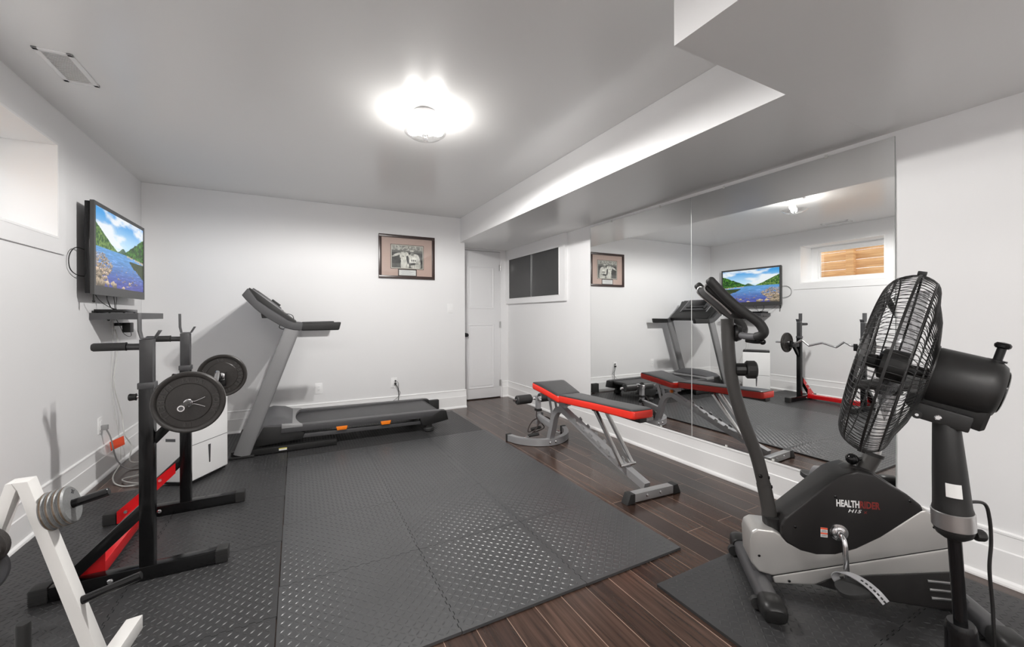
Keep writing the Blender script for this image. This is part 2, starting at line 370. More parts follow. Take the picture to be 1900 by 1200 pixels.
b = MB(); b.lathe([(0, 0), (0.028, 0), (0.028, 0.004), (0.012, 0.008), (0.010, 0.03), (0.024, 0.04), (0.027, 0.052), (0.022, 0.064), (0, 0.068)], frame((2.052, DY, 0.905), (0, -1, 0)))
b.build('door_knob', mat('dark_bronze', (0.03, 0.03, 0.032), 0.25, metal=0.6), door)
for z in (1.85, 1.04, 0.207):
    MB().tube([(DX1 + 0.004, DY - 0.006, z - 0.045), (DX1 + 0.004, DY - 0.006, z + 0.045)], 0.006).box(DX1 - 0.02, DX1 + 0.004, DY - 0.003, DY - 0.001, z - 0.043, z + 0.043).build('hinge', M_STEEL, door)

# window: flat casing, reveal, frame, pane
w = MB(); c = 0.086
for x0, x1, y0, y1, z0, z1 in ((XL, XL + 0.012, WY0 - c, WY1 + c, WZ0 - c, WZ0), (XL, XL + 0.012, WY0 - c, WY1 + c, WZ1, WZ1 + c), (XL, XL + 0.012, WY0 - c, WY0, WZ0, WZ1), (XL, XL + 0.012, WY1, WY1 + c, WZ0, WZ1)):
    w.box(x0, x1, y0, y1, z0, z1)
win = struct('window_1', w, M_WALL, flat=True)
w = MB()
for (y0, y1, z0, z1) in ((WY0, WY1, WZ0, WZ0 + 0.012), (WY0, WY1, WZ1 - 0.012, WZ1), (WY0, WY0 + 0.012, WZ0 + 0.0121, WZ1 - 0.0121), (WY1 - 0.012, WY1, WZ0 + 0.0121, WZ1 - 0.0121)): w.box(XL - 0.319, XL + 0.014, y0, y1, z0, z1)
w.build('window_jamb', M_TRIM, win, flat=True)
w = MB(); fx0, fx1 = XL - 0.335, XL - 0.28; a = 0.075
for (y0, y1, z0, z1) in ((WY0 + .013, WY1 - .013, WZ0 + .013, WZ0 + a), (WY0 + .013, WY1 - .013, WZ1 - 0.07, WZ1 - .013), (WY0 + .013, WY0 + 0.09, WZ0 + a, WZ1 - .07), (WY1 - 0.10, WY1 - .013, WZ0 + a, WZ1 - .07)): w.box(fx0, fx1, y0, y1, z0, z1)
for (y0, y1, z0, z1) in ((WY0 + 0.09, WY1 - 0.10, WZ0 + a, WZ0 + a + 0.02), (WY0 + 0.09, WY1 - 0.10, WZ1 - 0.09, WZ1 - 0.07), (WY0 + 0.09, WY0 + 0.11, WZ0 + a + 0.02, WZ1 - 0.09), (WY1 - 0.12, WY1 - 0.10, WZ0 + a + 0.02, WZ1 - 0.09)): w.box(fx0, fx1 - 0.02, y0, y1, z0, z1)
w.build('window_frame', M_WPLAST, win, flat=True)
MB().box(XL - 0.318, XL - 0.314, WY0 + 0.11, WY1 - 0.12, WZ0 + a + 0.02, WZ1 - 0.09).build('window_pane', M_GLASS, win, flat=True)
# the timber-lined window well outside
wt = thing('timber_window_well', 'pale pine boards with a post, seen through the window in the left wall', 'fence', (XL - 1.05, 2.9, 1.2))
for k in range(9):
    z = 1.18 + k * 0.142
    MB().box(XL - 1.07, XL - 1.045, 1.2, 4.8, z, z + 0.138, 0.003).build('board', M_PINE, wt)
MB().box(XL - 1.045, XL - 0.955, 3.13, 3.23, 1.18, 2.5, 0.004).build('post', M_PINE, wt)
struct('ground', MB().box(XL - 1.3, XL - 0.33, 0.9, 5.0, 1.1, 1.18), mat('gravel', (0.45, 0.43, 0.4), 0.9, noise=0.4, nscale=60))

# ------------------------------------------------------------------ mirror, two panes on the right wall
mg = 'wall mirror panes'
for y0, y1, lb in ((0.934, 2.1480, 'near mirror pane on the right wall, behind the exercise bike'), (2.1540, 3.378, 'far mirror pane on the right wall, beside the weight bench')):
    b = MB().box(XM + 0.0002, XM + 0.005, y0, y1, 0.2305, 2.080)
    o = solo(b, 'wall_mirror', M_MIR, lb, 'mirror', mg, loc=(XM, (y0 + y1) / 2, 0.23), flat=True)
    for a0, a1 in ((y0 - 0.0012, y0), (y1, y1 + 0.0012)):
        e = MB().box(XM - 0.0002, XM + 0.005, a0, a1, 0.2305, 2.080)
        e.bm.transform(Matrix.Translation((-XM, -(y0 + y1) / 2, -0.23)))
        e.build('edge', mat('ground_glass_edge', (0.30, 0.33, 0.32), 0.2), o, flat=True)
    if y1 > 3:
        e = MB().box(XM + 0.0005, XM + 0.005, 2.1493, 2.1527, 0.2305, 2.080); e.bm.transform(Matrix.Translation((-XM, -(y0 + y1) / 2, -0.23))); e.build('joint_strip', M_TRIM, o, flat=True)
CL = mat('clear_clip', (0.75, 0.75, 0.73), 0.2)
for y, z, pl in ((2.452, 0.2325, 'left of the mirror seam'), (1.863, 0.2325, 'just right of the mirror seam'), (1.54, 0.2325, 'behind the bike handlebar post'), (3.054, 2.079, 'nearest the black wall cabinet'), (2.456, 2.079, 'left of the mirror seam'), (1.876, 2.079, 'just right of the mirror seam'), (1.239, 2.079, 'near the mirror right corner')):
    top = z > 1
    b = MB().box(XM - 0.004, XM - 0.0002, y - 0.008, y + 0.008, z - 0.008 if top else z - 0.004, z + 0.012 if top else z + 0.011, 0.0012)
    b.ball((XM - 0.005, y, z + (0.008 if top else -0.0)), 0.003)
    solo(b, 'mirror_clip', CL, 'small clear mirror clip on the %s edge, %s' % ('top' if top else 'bottom', pl), 'clip', 'mirror clips', loc=(XM, y, z))

# ------------------------------------------------------------------ wall cabinet with two dark sliding panels
cb = thing('wall_cabinet', 'white framed cabinet with two dark grey sliding panels high on the right wall', 'cabinet', (XMW, 4.5, 1.34))
b = MB(); y0, y1, z0, z1 = 3.80, 5.262, 1.335, S - 0.001; fy0, fy1, fz0, fz1 = 3.91, 5.175, 1.405, 1.962
for q in ((y0, y1, z0, fz0), (y0, y1, fz1, z1), (y0, fy0, fz0, fz1), (fy1, y1, fz0, fz1)): b.box(XMW - 0.034, XMW, *q)
b.build('frame', M_WALL, cb, flat=True)
b = MB()
for q in ((fy0, fy1, fz0, fz0 + 0.004), (fy0, fy1, fz1 - 0.004, fz1), (fy0, fy0 + 0.006, fz0, fz1), (fy1 - 0.006, fy1, fz0, fz1)): b.box(XMW - 0.040, XMW - 0.004, *q)
b.build('inner_lip', M_TRIM, cb, flat=True)
MB().box(XMW - 0.020, XMW - 0.012, fy0 + 0.006, 4.58, fz0 + 0.004, fz1 - 0.004).build('sliding_panel', M_DARKPAN, cb, flat=True)
MB().box(XMW - 0.030, XMW - 0.022, 4.56, fy1 - 0.006, fz0 + 0.004, fz1 - 0.004).build('sliding_panel', M_DARKPAN, cb, flat=True)
MB().box(XMW - 0.032, XMW - 0.021, 4.556, 4.562, fz0 + 0.004, fz1 - 0.004).build('panel_edge', M_STEEL, cb, flat=True)

# ------------------------------------------------------------------ framed photograph on the back wall
pf = thing('framed_photograph', 'framed black and white photograph of two ball players on the back wall', 'picture', (1.17, YB, 1.865))
b = MB(); x0, x1, z0, z1 = 0.838, 1.502, 1.61, 2.123; t = 0.033
prof_y = YB - 0.028
for q in ((x0, x1, z0, z0 + t), (x0, x1, z1 - t, z1), (x0, x0 + t, z0 + t, z1 - t), (x1 - t, x1, z0 + t, z1 - t)): b.box(q[0], q[1], prof_y, YB - 0.0005, q[2], q[3], 0.004)
b.build('frame', M_DARKWOOD, pf)
MB().box(x0 + t, x1 - t, YB - 0.012, YB - 0.008, z0 + t, z1 - t).build('mat_board', M_MATB, pf, flat=True)
MB().box(0.974, 1.368, YB - 0.0126, YB - 0.012, 1.724, 2.014).build('outer_line', M_DARKWOOD, pf, flat=True)
MB().box(0.980, 1.362, YB - 0.0130, YB - 0.0126, 1.730, 2.008).build('inner_border', mat('cream_border', (0.62, 0.60, 0.52), 0.5), pf, flat=True)
# photograph: two seated players in pale shirts and caps against a dark stand
ny, nx = 84, 116; Y, X = np.mgrid[0:ny, 0:nx]; X = (X + .5) / nx; Y = (Y + .5) / ny
g = 0.20 + 0.16 * (fbm(X * 9, Y * 7, 4, 3) - .5)
g = np.where(Y > 0.80, 0.30 + 0.75 * fbm(X * 26, Y * 16, 3, 9), g); g = np.where((Y > 0.70) & (Y <= 0.80), 0.36 + 0.1 * fbm(X * 20, Y * 14, 3, 9), g); g = np.where(Y < 0.20, 0.27 + 0.1 * fbm(X * 14, Y * 14, 3, 5), g)
def blob(g, cx, cy, rx, ry, val, rot=0.0, soft=0.07, nz=0.10, p=2.0):
    c, s_ = math.cos(rot), math.sin(rot); u = ((X - cx) * c + (Y - cy) * s_) / rx; v = (-(X - cx) * s_ + (Y - cy) * c) / ry
    k = 1 - sm(1 - soft, 1 + soft, (np.abs(u) ** p + np.abs(v) ** p) ** (1 / p)); fold = fbm(X * 26 + cx * 9, Y * 9, 4, 13) - .5
    return g * (1 - k) + k * (val + nz * fold * 2 - 0.10 * np.clip(u, 0, 1) ** 2)
# left player leaning on an outstretched arm
g = blob(g, 0.17, 0.60, 0.13, 0.050, 0.80, rot=0.55, p=2.6); g = blob(g, 0.055, 0.515, 0.055, 0.030, 0.70, rot=0.3)
g = blob(g, 0.39, 0.50, 0.135, 0.23, 0.86, rot=0.10, p=3, nz=0.22); g = blob(g, 0.42, 0.16, 0.14, 0.20, 0.80, p=3.5, nz=0.2); g = blob(g, 0.50, 0.60, 0.055, 0.14, 0.84, rot=0.35, nz=0.2)
g = blob(g, 0.405, 0.795, 0.052, 0.105, 0.60, nz=0.22); g = blob(g, 0.425, 0.895, 0.068, 0.038, 0.78, rot=-0.1); g = blob(g, 0.445, 0.862, 0.060, 0.012, 0.16, rot=-0.15); g = blob(g, 0.415, 0.752, 0.020, 0.009, 0.25); g = blob(g, 0.38, 0.81, 0.010, 0.008, 0.2); g = blob(g, 0.425, 0.81, 0.010, 0.008, 0.2)
g = blob(g, 0.365, 0.53, 0.022, 0.030, 0.48, rot=0.5, soft=0.5); g = blob(g, 0.33, 0.40, 0.010, 0.025, 0.6, soft=0.4); g = blob(g, 0.25, 0.42, 0.035, 0.05, 0.25, rot=0.4)
# right player
g = blob(g, 0.71, 0.40, 0.185, 0.26, 0.86, p=2.8, nz=0.22); g = blob(g, 0.86, 0.36, 0.06, 0.20, 0.80, rot=0.15, p=2.6, nz=0.2); g = blob(g, 0.77, 0.11, 0.17, 0.13, 0.80, p=2.6, nz=0.2)
g = blob(g, 0.655, 0.665, 0.055, 0.115, 0.62, nz=0.22); g = blob(g, 0.645, 0.775, 0.070, 0.045, 0.80); g = blob(g, 0.635, 0.728, 0.070, 0.013, 0.14); g = blob(g, 0.66, 0.615, 0.022, 0.010, 0.25); g = blob(g, 0.63, 0.682, 0.010, 0.008, 0.2); g = blob(g, 0.685, 0.682, 0.010, 0.008, 0.2)
for q_ in (0.64, 0.70, 0.76): g = blob(g, q_, 0.35, 0.020, 0.045, 0.30, rot=0.2, soft=0.35)
g = blob(g, 0.51, 0.37, 0.040, 0.19, 0.22, rot=0.1, p=2.6); g = blob(g, 0.64, 0.19, 0.150, 0.055, 0.24, rot=0.08, p=2.6); g = blob(g, 0.80, 0.20, 0.06, 0.035, 0.62, rot=0.3); g = blob(g, 0.52, 0.13, 0.028, 0.07, 0.88)
g = np.clip(g, 0.04, 0.98) ** 2.1
img = np.stack([g, g * 0.98, g * 0.90], -1)
Mp = Matrix(((1, 0, 0, 1.171), (0, 0, -1, YB - 0.0134), (0, 1, 0, 1.869), (0, 0, 0, 1)))
def add_picture(name, img, M, w, h, material, parent):
    me = picture_mesh(img, M, w, h); me.transform(Matrix.Translation(-Vector(parent['_o']))); me.materials.append(material)
    o = bpy.data.objects.new(name, me); COL.objects.link(o); o.parent = parent; return o
add_picture('photograph', img, Mp, 0.366, 0.262, attr_mat('photo_print', 0.4), pf)
MB().box(1.060, 1.282, YB - 0.0145, YB - 0.012, 1.640, 1.724).build('plaque_border', M_DARKWOOD, pf, flat=True)
b = MB().box(1.071, 1.271, YB - 0.0150, YB - 0.0145, 1.650, 1.714); b.build('caption_plaque', M_LABEL, pf, flat=True)
b = MB()
for k in range(5): b.box(1.095 + 0.01 * (k % 2), 1.25 - 0.02 * ((k * 2) % 3), YB - 0.0153, YB - 0.0151, 1.660 + k * 0.0105, 1.6625 + k * 0.0105)
b.build('caption_lines', mat('faint_ink', (0.4, 0.4, 0.42), 0.6), pf, flat=True)
MB().box(x0 + t, x1 - t, YB - 0.0175, YB - 0.0165, z0 + t, z1 - t).build('glazing', M_GLASS, pf, flat=True)

# ------------------------------------------------------------------ switch and outlets
def wall_plate(name, label, cat, x, z, kind):
    t = thing(name, label, cat, (x, YB, z - 0.057))
    MB().box(x - 0.036, x + 0.036, YB - 0.006, YB, z - 0.058, z + 0.058, 0.002).build('plate', M_WPLAST, t)
    MB().box(x - 0.017, x + 0.017, YB - 0.009, YB - 0.006, z - 0.034, z + 0.034, 0.001).build('rocker' if kind == 's' else 'socket_face', M_WPLAST, t)
    if kind == 'o':
        for dz in (0.017, -0.017): 
            b = MB()
            for dx in (-0.006, 0.006): b.box(x + dx - 0.001, x + dx + 0.001, YB - 0.0093, YB - 0.009, z + dz - 0.004, z + dz + 0.004)
            b.build('slots', M_BLACK, t)
    return t
wall_plate('light_switch', 'white rocker light switch on the back wall beside the door recess', 'switch', 1.704, 1.261, 's')
wall_plate('wall_outlet', 'empty white wall outlet behind the treadmill upright', 'outlet', 0.211, 0.385, 'o')
wall_plate('wall_outlet', 'white wall outlet with a black plug in it on the back wall', 'outlet', 1.011, 0.383, 'o')
# left wall outlets
def side_plate(label, y, z):
    t = thing('wall_outlet', label, 'outlet', (XL, y, z - 0.057))
    MB().box(XL, XL + 0.006, y - 0.036, y + 0.036, z - 0.058, z + 0.058, 0.002).build('plate', M_WPLAST, t)
    MB().box(XL + 0.006, XL + 0.009, y - 0.017, y + 0.017, z - 0.034, z + 0.034, 0.001).build('socket_face', M_WPLAST, t); return t
side_plate('white wall outlet with a grey plug low on the left wall', 3.998, 0.385)
side_plate('white wall outlet under the dark wall shelf', 4.26, 1.085)

# ------------------------------------------------------------------ ceiling vent
v = thing('ceiling_vent', 'white louvred air vent in the ceiling by the left wall', 'vent', (-1.0, 2.83, H))
b = MB(); vx0, vx1, vy0, vy1 = -1.068, -0.930, 2.662, 2.975
for q in ((vx0, vx1, vy0, vy0 + 0.022), (vx0, vx1, vy1 - 0.022, vy1), (vx0, vx0 + 0.022, vy0, vy1), (vx1 - 0.022, vx1, vy0, vy1)): b.box(*q, H - 0.007, H, 0.002)
b.build('frame', M_WPLAST, v)
for k in range(22):
    y = vy0 + 0.028 + k * 0.0122
    MB().box(vx0 + 0.02, vx1 - 0.02, -0.005, 0.005, -0.0008, 0.0008, M=Matrix.Translation((0, y, H - 0.005)) @ Matrix.Rotation(math.radians(35), 4, 'X')).build('louvre', M_WPLAST, v, flat=True)

# ------------------------------------------------------------------ ceiling lamp: canopy, three-way hub, two lit bulbs, clear glass dish
LX, LY = 0.700, 2.455
lm = thing('ceiling_lamp', 'semi-flush ceiling lamp with lit bulbs over a clear glass dish', 'lamp', (LX, LY, H))
MB().lathe([(0, 0), (0.080, 0), (0.080, -0.026), (0.072, -0.032), (0.0, -0.034)], Matrix.Translation((LX, LY, H - 0.0005)), 40).build('canopy', M_WPLAST, lm)
MB().tube([(LX, LY, H - 0.02), (LX, LY, H - 0.150)], 0.006).lathe([(0, -0.158), (0.014, -0.158), (0.016, -0.153), (0.008, -0.148), (0, -0.148)], Matrix.Translation((LX, LY, H)), 16).build('stem', M_CHROME, lm)
M_BULB = bpy.data.materials.new('lit_bulb'); M_BULB.use_nodes = True; _n = M_BULB.node_tree; _n.nodes.clear()
_o = _n.nodes.new('ShaderNodeOutputMaterial'); _m = _n.nodes.new('ShaderNodeMixShader'); _t = _n.nodes.new('ShaderNodeBsdfTransparent'); _e = _n.nodes.new('ShaderNodeEmission')
_m.inputs[0].default_value = 0.4; _e.inputs[0].default_value = (1.0, 0.97, 0.93, 1); _e.inputs[1].default_value = LAMP_W
_n.links.new(_t.outputs[0], _m.inputs[1]); _n.links.new(_e.outputs[0], _m.inputs[2]); _n.links.new(_m.outputs[0], _o.inputs[0])
hub = Vector((LX, LY, H - 0.135))
for az in (150, 345):
    d = Vector((math.cos(math.radians(az)), math.sin(math.radians(az)), 0.42)).normalized()
    MB().tube([hub, hub + d * 0.018], 0.012).lathe([(0, 0.015), (0.013, 0.015), (0.013, 0.034), (0, 0.034)], frame(hub, d), 16).build('lamp_holder', M_WPLAST, lm)
    MB().lathe([(0.010, 0.034), (0.013, 0.045), (0.024, 0.066), (0.029, 0.084), (0.027, 0.100), (0.017, 0.112), (0, 0.116)], frame(hub, d), 20).build('bulb', M_BULB, lm)
    sl = bpy.data.lights.new('bulb_light', 'SPOT'); sl.energy = SPOT_W / 2; sl.spot_size = math.radians(179); sl.spot_blend = 0.22; sl.shadow_soft_size = 0.022; sl.color = (1.0, 0.98, 0.955)
    so = bpy.data.objects.new('bulb_light', sl); COL.objects.link(so); so.location = hub + d * 0.084 - Vector((LX, LY, H)); so.parent = lm
MB().lathe([(0, -0.158), (0.05, -0.154), (0.095, -0.140), (0.125, -0.118), (0.123, -0.116), (0.094, -0.137), (0.05, -0.151), (0, -0.155)], Matrix.Translation((LX, LY, H)), 40).build('glass_dish', M_LGLASS, lm)

# fill lights added at the ceiling behind the camera, out of view
M_DISC = mat('fill_light_disc', (0.9, 0.9, 0.9), 0.5, emit=(1.0, 0.97, 0.94), estr=REAR_W)
for x, y, z, lb in ((-0.50, -1.2, H, 'added round fill light at the ceiling, unseen behind the camera, left'), (0.45, -1.7, H, 'added round fill light at the ceiling, unseen behind the camera, right')):
    t = thing('added_fill_light', lb, 'lamp', (x, y, z), group='added fill lights')
    MB().lathe([(0, 0), (0.17, 0), (0.17, -0.02), (0.155, -0.03), (0.15, -0.02), (0, -0.02)], Matrix.Translation((x, y, z)), 32).build('rim', M_WPLAST, t)
    MB().lathe([(0.149, -0.021), (0.12, -0.045), (0.06, -0.06), (0, -0.064)], Matrix.Translation((x, y, z)), 32).build('diffuser', M_DISC, t)

# ------------------------------------------------------------------ interlocking foam floor tiles with diamond-plate tread
TH = 0.012
def lens(t, x, y, ang, z, L=0.0125, Wd=0.0034, hh=0.0016):
    c, s_ = math.cos(ang), math.sin(ang); q = lambda u, v, w: t.verts.new((x + u * c - v * s_, y + u * s_ + v * c, z + w))
    p = [q(-L, 0, 0), q(-L * .45, -Wd, 0), q(L * .45, -Wd, 0), q(L, 0, 0), q(L * .45, Wd, 0), q(-L * .45, Wd, 0)]; a = q(-L * .45, 0, hh); bb = q(L * .45, 0, hh)
    for f in ((p[0], p[1], a), (p[0], a, p[5]), (p[1], p[2], bb, a), (p[2], p[3], bb), (p[3], p[4], bb), (p[4], p[5], a, bb)): t.faces.new(f)
def tooth(s): return 0.0045 * math.copysign(1, math.sin(2 * PI * s / 0.046)) if abs(math.sin(2 * PI * s / 0.046)) > 1e-6 else 0
def edge_pts(a, b, fixed, horiz, inward, teeth):
    """points from a to b along one side; teeth are a function of the coordinate alone, so neighbours share them."""
    sgn = 1 if b > a else -1; out = []
    if not teeth: return [((a, fixed) if horiz else (fixed, a))]
    n = max(2, int(round(abs(b - a) / 0.023))); st = (b - a) / n; ins = 0.0013
    for k in range(n):
        s0 = a + st * k; s1 = a + st * (k + 1); off = (0.0045 if (int(round(min(s0, s1) / 0.023)) % 2) else -0.0045)
        if k == 0 or k == n - 1: off = 0
        for ss in (s0 + sgn * 0.002, s1 - sgn * 0.002): out.append((ss, fixed + off + inward * ins) if horiz else (fixed + off + inward * ins, ss))
    return out
def foam_tile(x0, x1, y0, y1, flags, label, group, material):
    poly = edge_pts(x0, x1, y0, True, 1, flags[0]) + edge_pts(y0, y1, x1, False, -1, flags[1]) + edge_pts(x1, x0, y1, True, -1, flags[2]) + edge_pts(y1, y0, x0, False, 1, flags[3])
    t = bmesh.new(); A = [t.verts.new((x, y, 0.0006)) for x, y in poly]; B = [t.verts.new((x, y, TH)) for x, y in poly]; n = len(poly)
    t.faces.new(list(reversed(A))); t.faces.new(B)
    for i in range(n): t.faces.new((A[i], A[(i + 1) % n], B[(i + 1) % n], B[i]))
    P = 0.0243; i0 = int(math.ceil((x0 + 0.016) / P)); i1 = int(math.floor((x1 - 0.016) / P)); j0 = int(math.ceil((y0 + 0.016) / P)); j1 = int(math.floor((y1 - 0.016) / P))
    for i in range(i0, i1 + 1):
        for j in range(j0, j1 + 1): lens(t, i * P, j * P, PI / 4 if (i + j) % 2 else -PI / 4, TH)
    b = MB(); b.bm.free(); b.bm = t
    o = solo(b, 'foam_floor_tile', material, label, 'floor tile', group, loc=((x0 + x1) / 2, (y0 + y1) / 2, 0), ang=20, kind='thing'); return o
def tile_field(xs, ys, labels, group, skip=(), material=None):
    nx_, ny_ = len(xs) - 1, len(ys) - 1
    for i in range(nx_):
        for j in range(ny_):
            if (i, j) in skip: continue
            ok = lambda a, b_: 0 <= a < nx_ and 0 <= b_ < ny_ and (a, b_) not in skip
            foam_tile(xs[i], xs[i + 1], ys[j], ys[j + 1], (ok(i, j - 1), ok(i + 1, j), ok(i, j + 1), ok(i - 1, j)), labels(i, j), group, material or M_TILED)
ROWN = ['nearest', 'second', 'third', 'fourth', 'fifth', 'sixth', 'seventh']
cols3 = ['left', 'middle', 'right']
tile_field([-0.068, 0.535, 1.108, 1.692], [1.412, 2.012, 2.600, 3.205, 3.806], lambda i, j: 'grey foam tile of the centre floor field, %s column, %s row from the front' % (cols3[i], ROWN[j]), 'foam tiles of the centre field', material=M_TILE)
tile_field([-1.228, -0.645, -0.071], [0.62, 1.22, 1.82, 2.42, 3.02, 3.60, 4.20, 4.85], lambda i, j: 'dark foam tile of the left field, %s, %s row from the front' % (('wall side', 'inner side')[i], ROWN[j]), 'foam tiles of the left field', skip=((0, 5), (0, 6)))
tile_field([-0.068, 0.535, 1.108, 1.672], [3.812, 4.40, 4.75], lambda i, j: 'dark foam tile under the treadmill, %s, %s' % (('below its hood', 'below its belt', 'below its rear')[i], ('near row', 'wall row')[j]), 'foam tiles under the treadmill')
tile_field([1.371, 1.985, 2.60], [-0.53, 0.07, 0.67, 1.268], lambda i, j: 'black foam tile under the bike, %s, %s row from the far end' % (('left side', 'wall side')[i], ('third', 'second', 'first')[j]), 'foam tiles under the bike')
# ================================================================== TELEVISION, SHELF AND CABLES
tv = thing('television', 'black flat television showing a mountain lake, mounted on the left wall', 'television', (XL, 4.115, 1.60))
TX, ty0, ty1, tz0, tz1 = -1.163, 3.620, 4.611, 1.316, 1.932
M_BEZEL = mat('dark_grey_bezel', (0.055, 0.055, 0.055), 0.35)
b = MB()
for q in ((ty0, ty1, tz0, tz0 + 0.062), (ty0, ty1, tz1 - 0.026, tz1), (ty0, ty0 + 0.024, tz0 + 0.062, tz1 - 0.026), (ty1 - 0.024, ty1, tz0 + 0.062, tz1 - 0.026)): b.box(TX - 0.02, TX, *q)
b.build('bezel', M_BEZEL, tv, flat=True)
MB().box(TX - 0.022, TX - 0.0205, ty0 + 0.001, ty1 - 0.001, tz0 + 0.001, tz1 - 0.001).box(TX - 0.050, TX - 0.022, ty0 + 0.006, ty1 - 0.006, tz0 + 0.006, tz1 - 0.006, 0.006).box(TX - 0.07, TX - 0.05, ty0 + 0.10, ty1 - 0.10, tz0 + 0.08, tz1 - 0.1, 0.01).build('back_shell', M_BLACKG, tv)
MB().box(XL + 0.0005, XL + 0.012, 3.95, 4.28, 1.52, 1.74).box(XL + 0.012, TX - 0.07, 4.02, 4.05, 1.5, 1.76).box(XL + 0.012, TX - 0.07, 4.18, 4.21, 1.5, 1.76).build('wall_bracket', M_BLACK, tv)
MB().box(TX - 0.012, TX - 0.004, 3.628, 3.642, 1.272, 1.317, 0.002).ball((TX - 0.008, 3.635, 1.272), 0.008).build('ir_sensor', M_BLACK, tv)  # infrared sensor hanging below the bezel
# the picture on the screen: sky with clouds, hills on both sides, a lake with stones
ny, nx = 200, 360; V, U = np.mgrid[0:ny, 0:nx]; U = (U + .5) / nx; V = (V + .5) / ny
def lerp(a, b_, t): return np.array(a) * (1 - t[..., None]) + np.array(b_) * t[..., None]
cl = sm(0.42, 0.66, fbm(U * 3.2 + V * 2, V * 5.5 - U, 6, 21) + 0.10 * (1 - V))
img = lerp((0.55, 0.80, 0.98), (0.05, 0.36, 0.80), sm(0.55, 1.0, V)); img = img * (1 - cl[..., None]) + np.array((0.88, 0.93, 0.97)) * cl[..., None]
HZ = 0.50
water = V < HZ
wcol = lerp((0.08, 0.09, 0.38), (0.13, 0.36, 0.72), sm(0.0, HZ, V)); rip = fbm(U * 14, V * 70, 4, 5)
wcol = wcol * (0.6 + 0.8 * rip)[..., None] + (0.25 * sm(0.60, 0.85, rip))[..., None]
img = np.where(water[..., None], wcol, img)
hl = HZ + 0.31 * np.clip(1 - U / 0.42, 0, 1) ** 1.15 + 0.02 * (fbm(U * 24, U * 0, 4, 2) - .5)
hm = HZ + 0.075 * np.exp(-((U - 0.52) / 0.07) ** 2) + 0.01 * fbm(U * 30, U * 0, 3, 8)
tree = 0.05 * fbm(U * 60, U * 0, 2, 4) * sm(0.5, 0.8, U)
hr = HZ - 0.01 + 0.33 * np.clip((U - 0.46) / 0.54, 0, 1) ** 1.2 + tree
tex = fbm(U * 60, V * 40, 4, 30)
def hill(img, top, base, c0, c1, sel=None):
    m_ = (V < top) & (V > base); c_ = lerp(c0, c1, sm(0.3, 0.7, tex)); return np.where(m_[..., None], c_, img)
img = hill(img, hm, HZ, (0.05, 0.12, 0.09), (0.12, 0.22, 0.12)); img = hill(img, hl, HZ, (0.012, 0.085, 0.012), (0.22, 0.36, 0.08)); img = hill(img, hr, HZ - 0.04 * sm(0.5, 1, U), (0.004, 0.04, 0.006), (0.08, 0.27, 0.025))
ref = HZ - 0.05 - 0.26 * np.clip((U - 0.62) / 0.38, 0, 1) ** 0.8 + 0.05 * (fbm(U * 60, V * 3, 3, 17) - .5)
mr = (V > ref) & (V < HZ - 0.075) & (U > 0.66); img = np.where(mr[..., None], lerp((0.01, 0.035, 0.008), (0.07, 0.09, 0.03), tex), img)
shore = (U > 0.6) & (V < HZ - 0.03 * sm(0.55, 1, U)) & (V > HZ - 0.02 - 0.05 * sm(0.55, 1, U)); img = np.where((shore & (tex > 0.42))[..., None], np.array((0.55, 0.45, 0.32)), img)
rr = np.random.default_rng(3)
BIG = [(0.045, 0.05, 0.050), (0.13, 0.035, 0.040), (0.21, 0.045, 0.034), (0.33, 0.040, 0.046), (0.07, 0.14, 0.034), (0.52, 0.010, 0.026), (0.66, 0.085, 0.024), (0.42, 0.13, 0.016), (0.03, 0.20, 0.030), (0.17, 0.12, 0.026), (0.24, 0.20, 0.018)]
for k in range(470):
    vy = 0.43 * rr.random() ** 0.62; left = rr.random() < 0.80
    lim = 0.05 + 0.24 * math.exp(-((vy - 0.27) / 0.14) ** 2) + 0.05 * rr.random(); ux = rr.random() ** 1.2 * lim if left else rr.random() * 0.85
    sz = (0.005 + 0.020 * (1 - vy / 0.46)) * (0.45 + 0.9 * rr.random() ** 2); sz *= 1.0 if left else 0.5
    if vy < 0.07: sz *= 1.35
    if not left and vy > 0.32: continue
    if k >= 470 - len(BIG): ux, vy, sz = BIG[470 - k - 1]
    ph = rr.random() * 6; ang = np.arctan2(V - vy, U - ux); lump = 1 + 0.22 * np.sin(ang * 2 + ph) + 0.14 * np.sin(ang * 5 + ph * 2)
    d_ = np.sqrt(((U - ux) / (sz * 1.15)) ** 2 + ((V - vy) / sz) ** 2) / lump; m_ = d_ < 1; sh = 0.28 + 0.95 * sm(-0.9, 0.9, (V - vy) / sz + 1.6 * (tex - .5)); tone = rr.random()
    base = (np.array((0.66, 0.50, 0.36)) * (1 - tone) + np.array((0.42, 0.34, 0.24)) * tone) * (0.5 + 0.7 * rr.random())
    img = np.where(m_[..., None], base * sh[..., None], img)
Ms = Matrix(((0, 0, 1, TX - 0.003), (1, 0, 0, (ty0 + ty1) / 2), (0, 1, 0, (tz0 + tz1) / 2 + 0.018), (0, 0, 0, 1)))
add_picture('screen', np.clip(img, 0, 1), Ms, ty1 - ty0 - 0.048, tz1 - tz0 - 0.088, attr_mat('screen_glow', 0.3, 0.95, 0.2), tv)

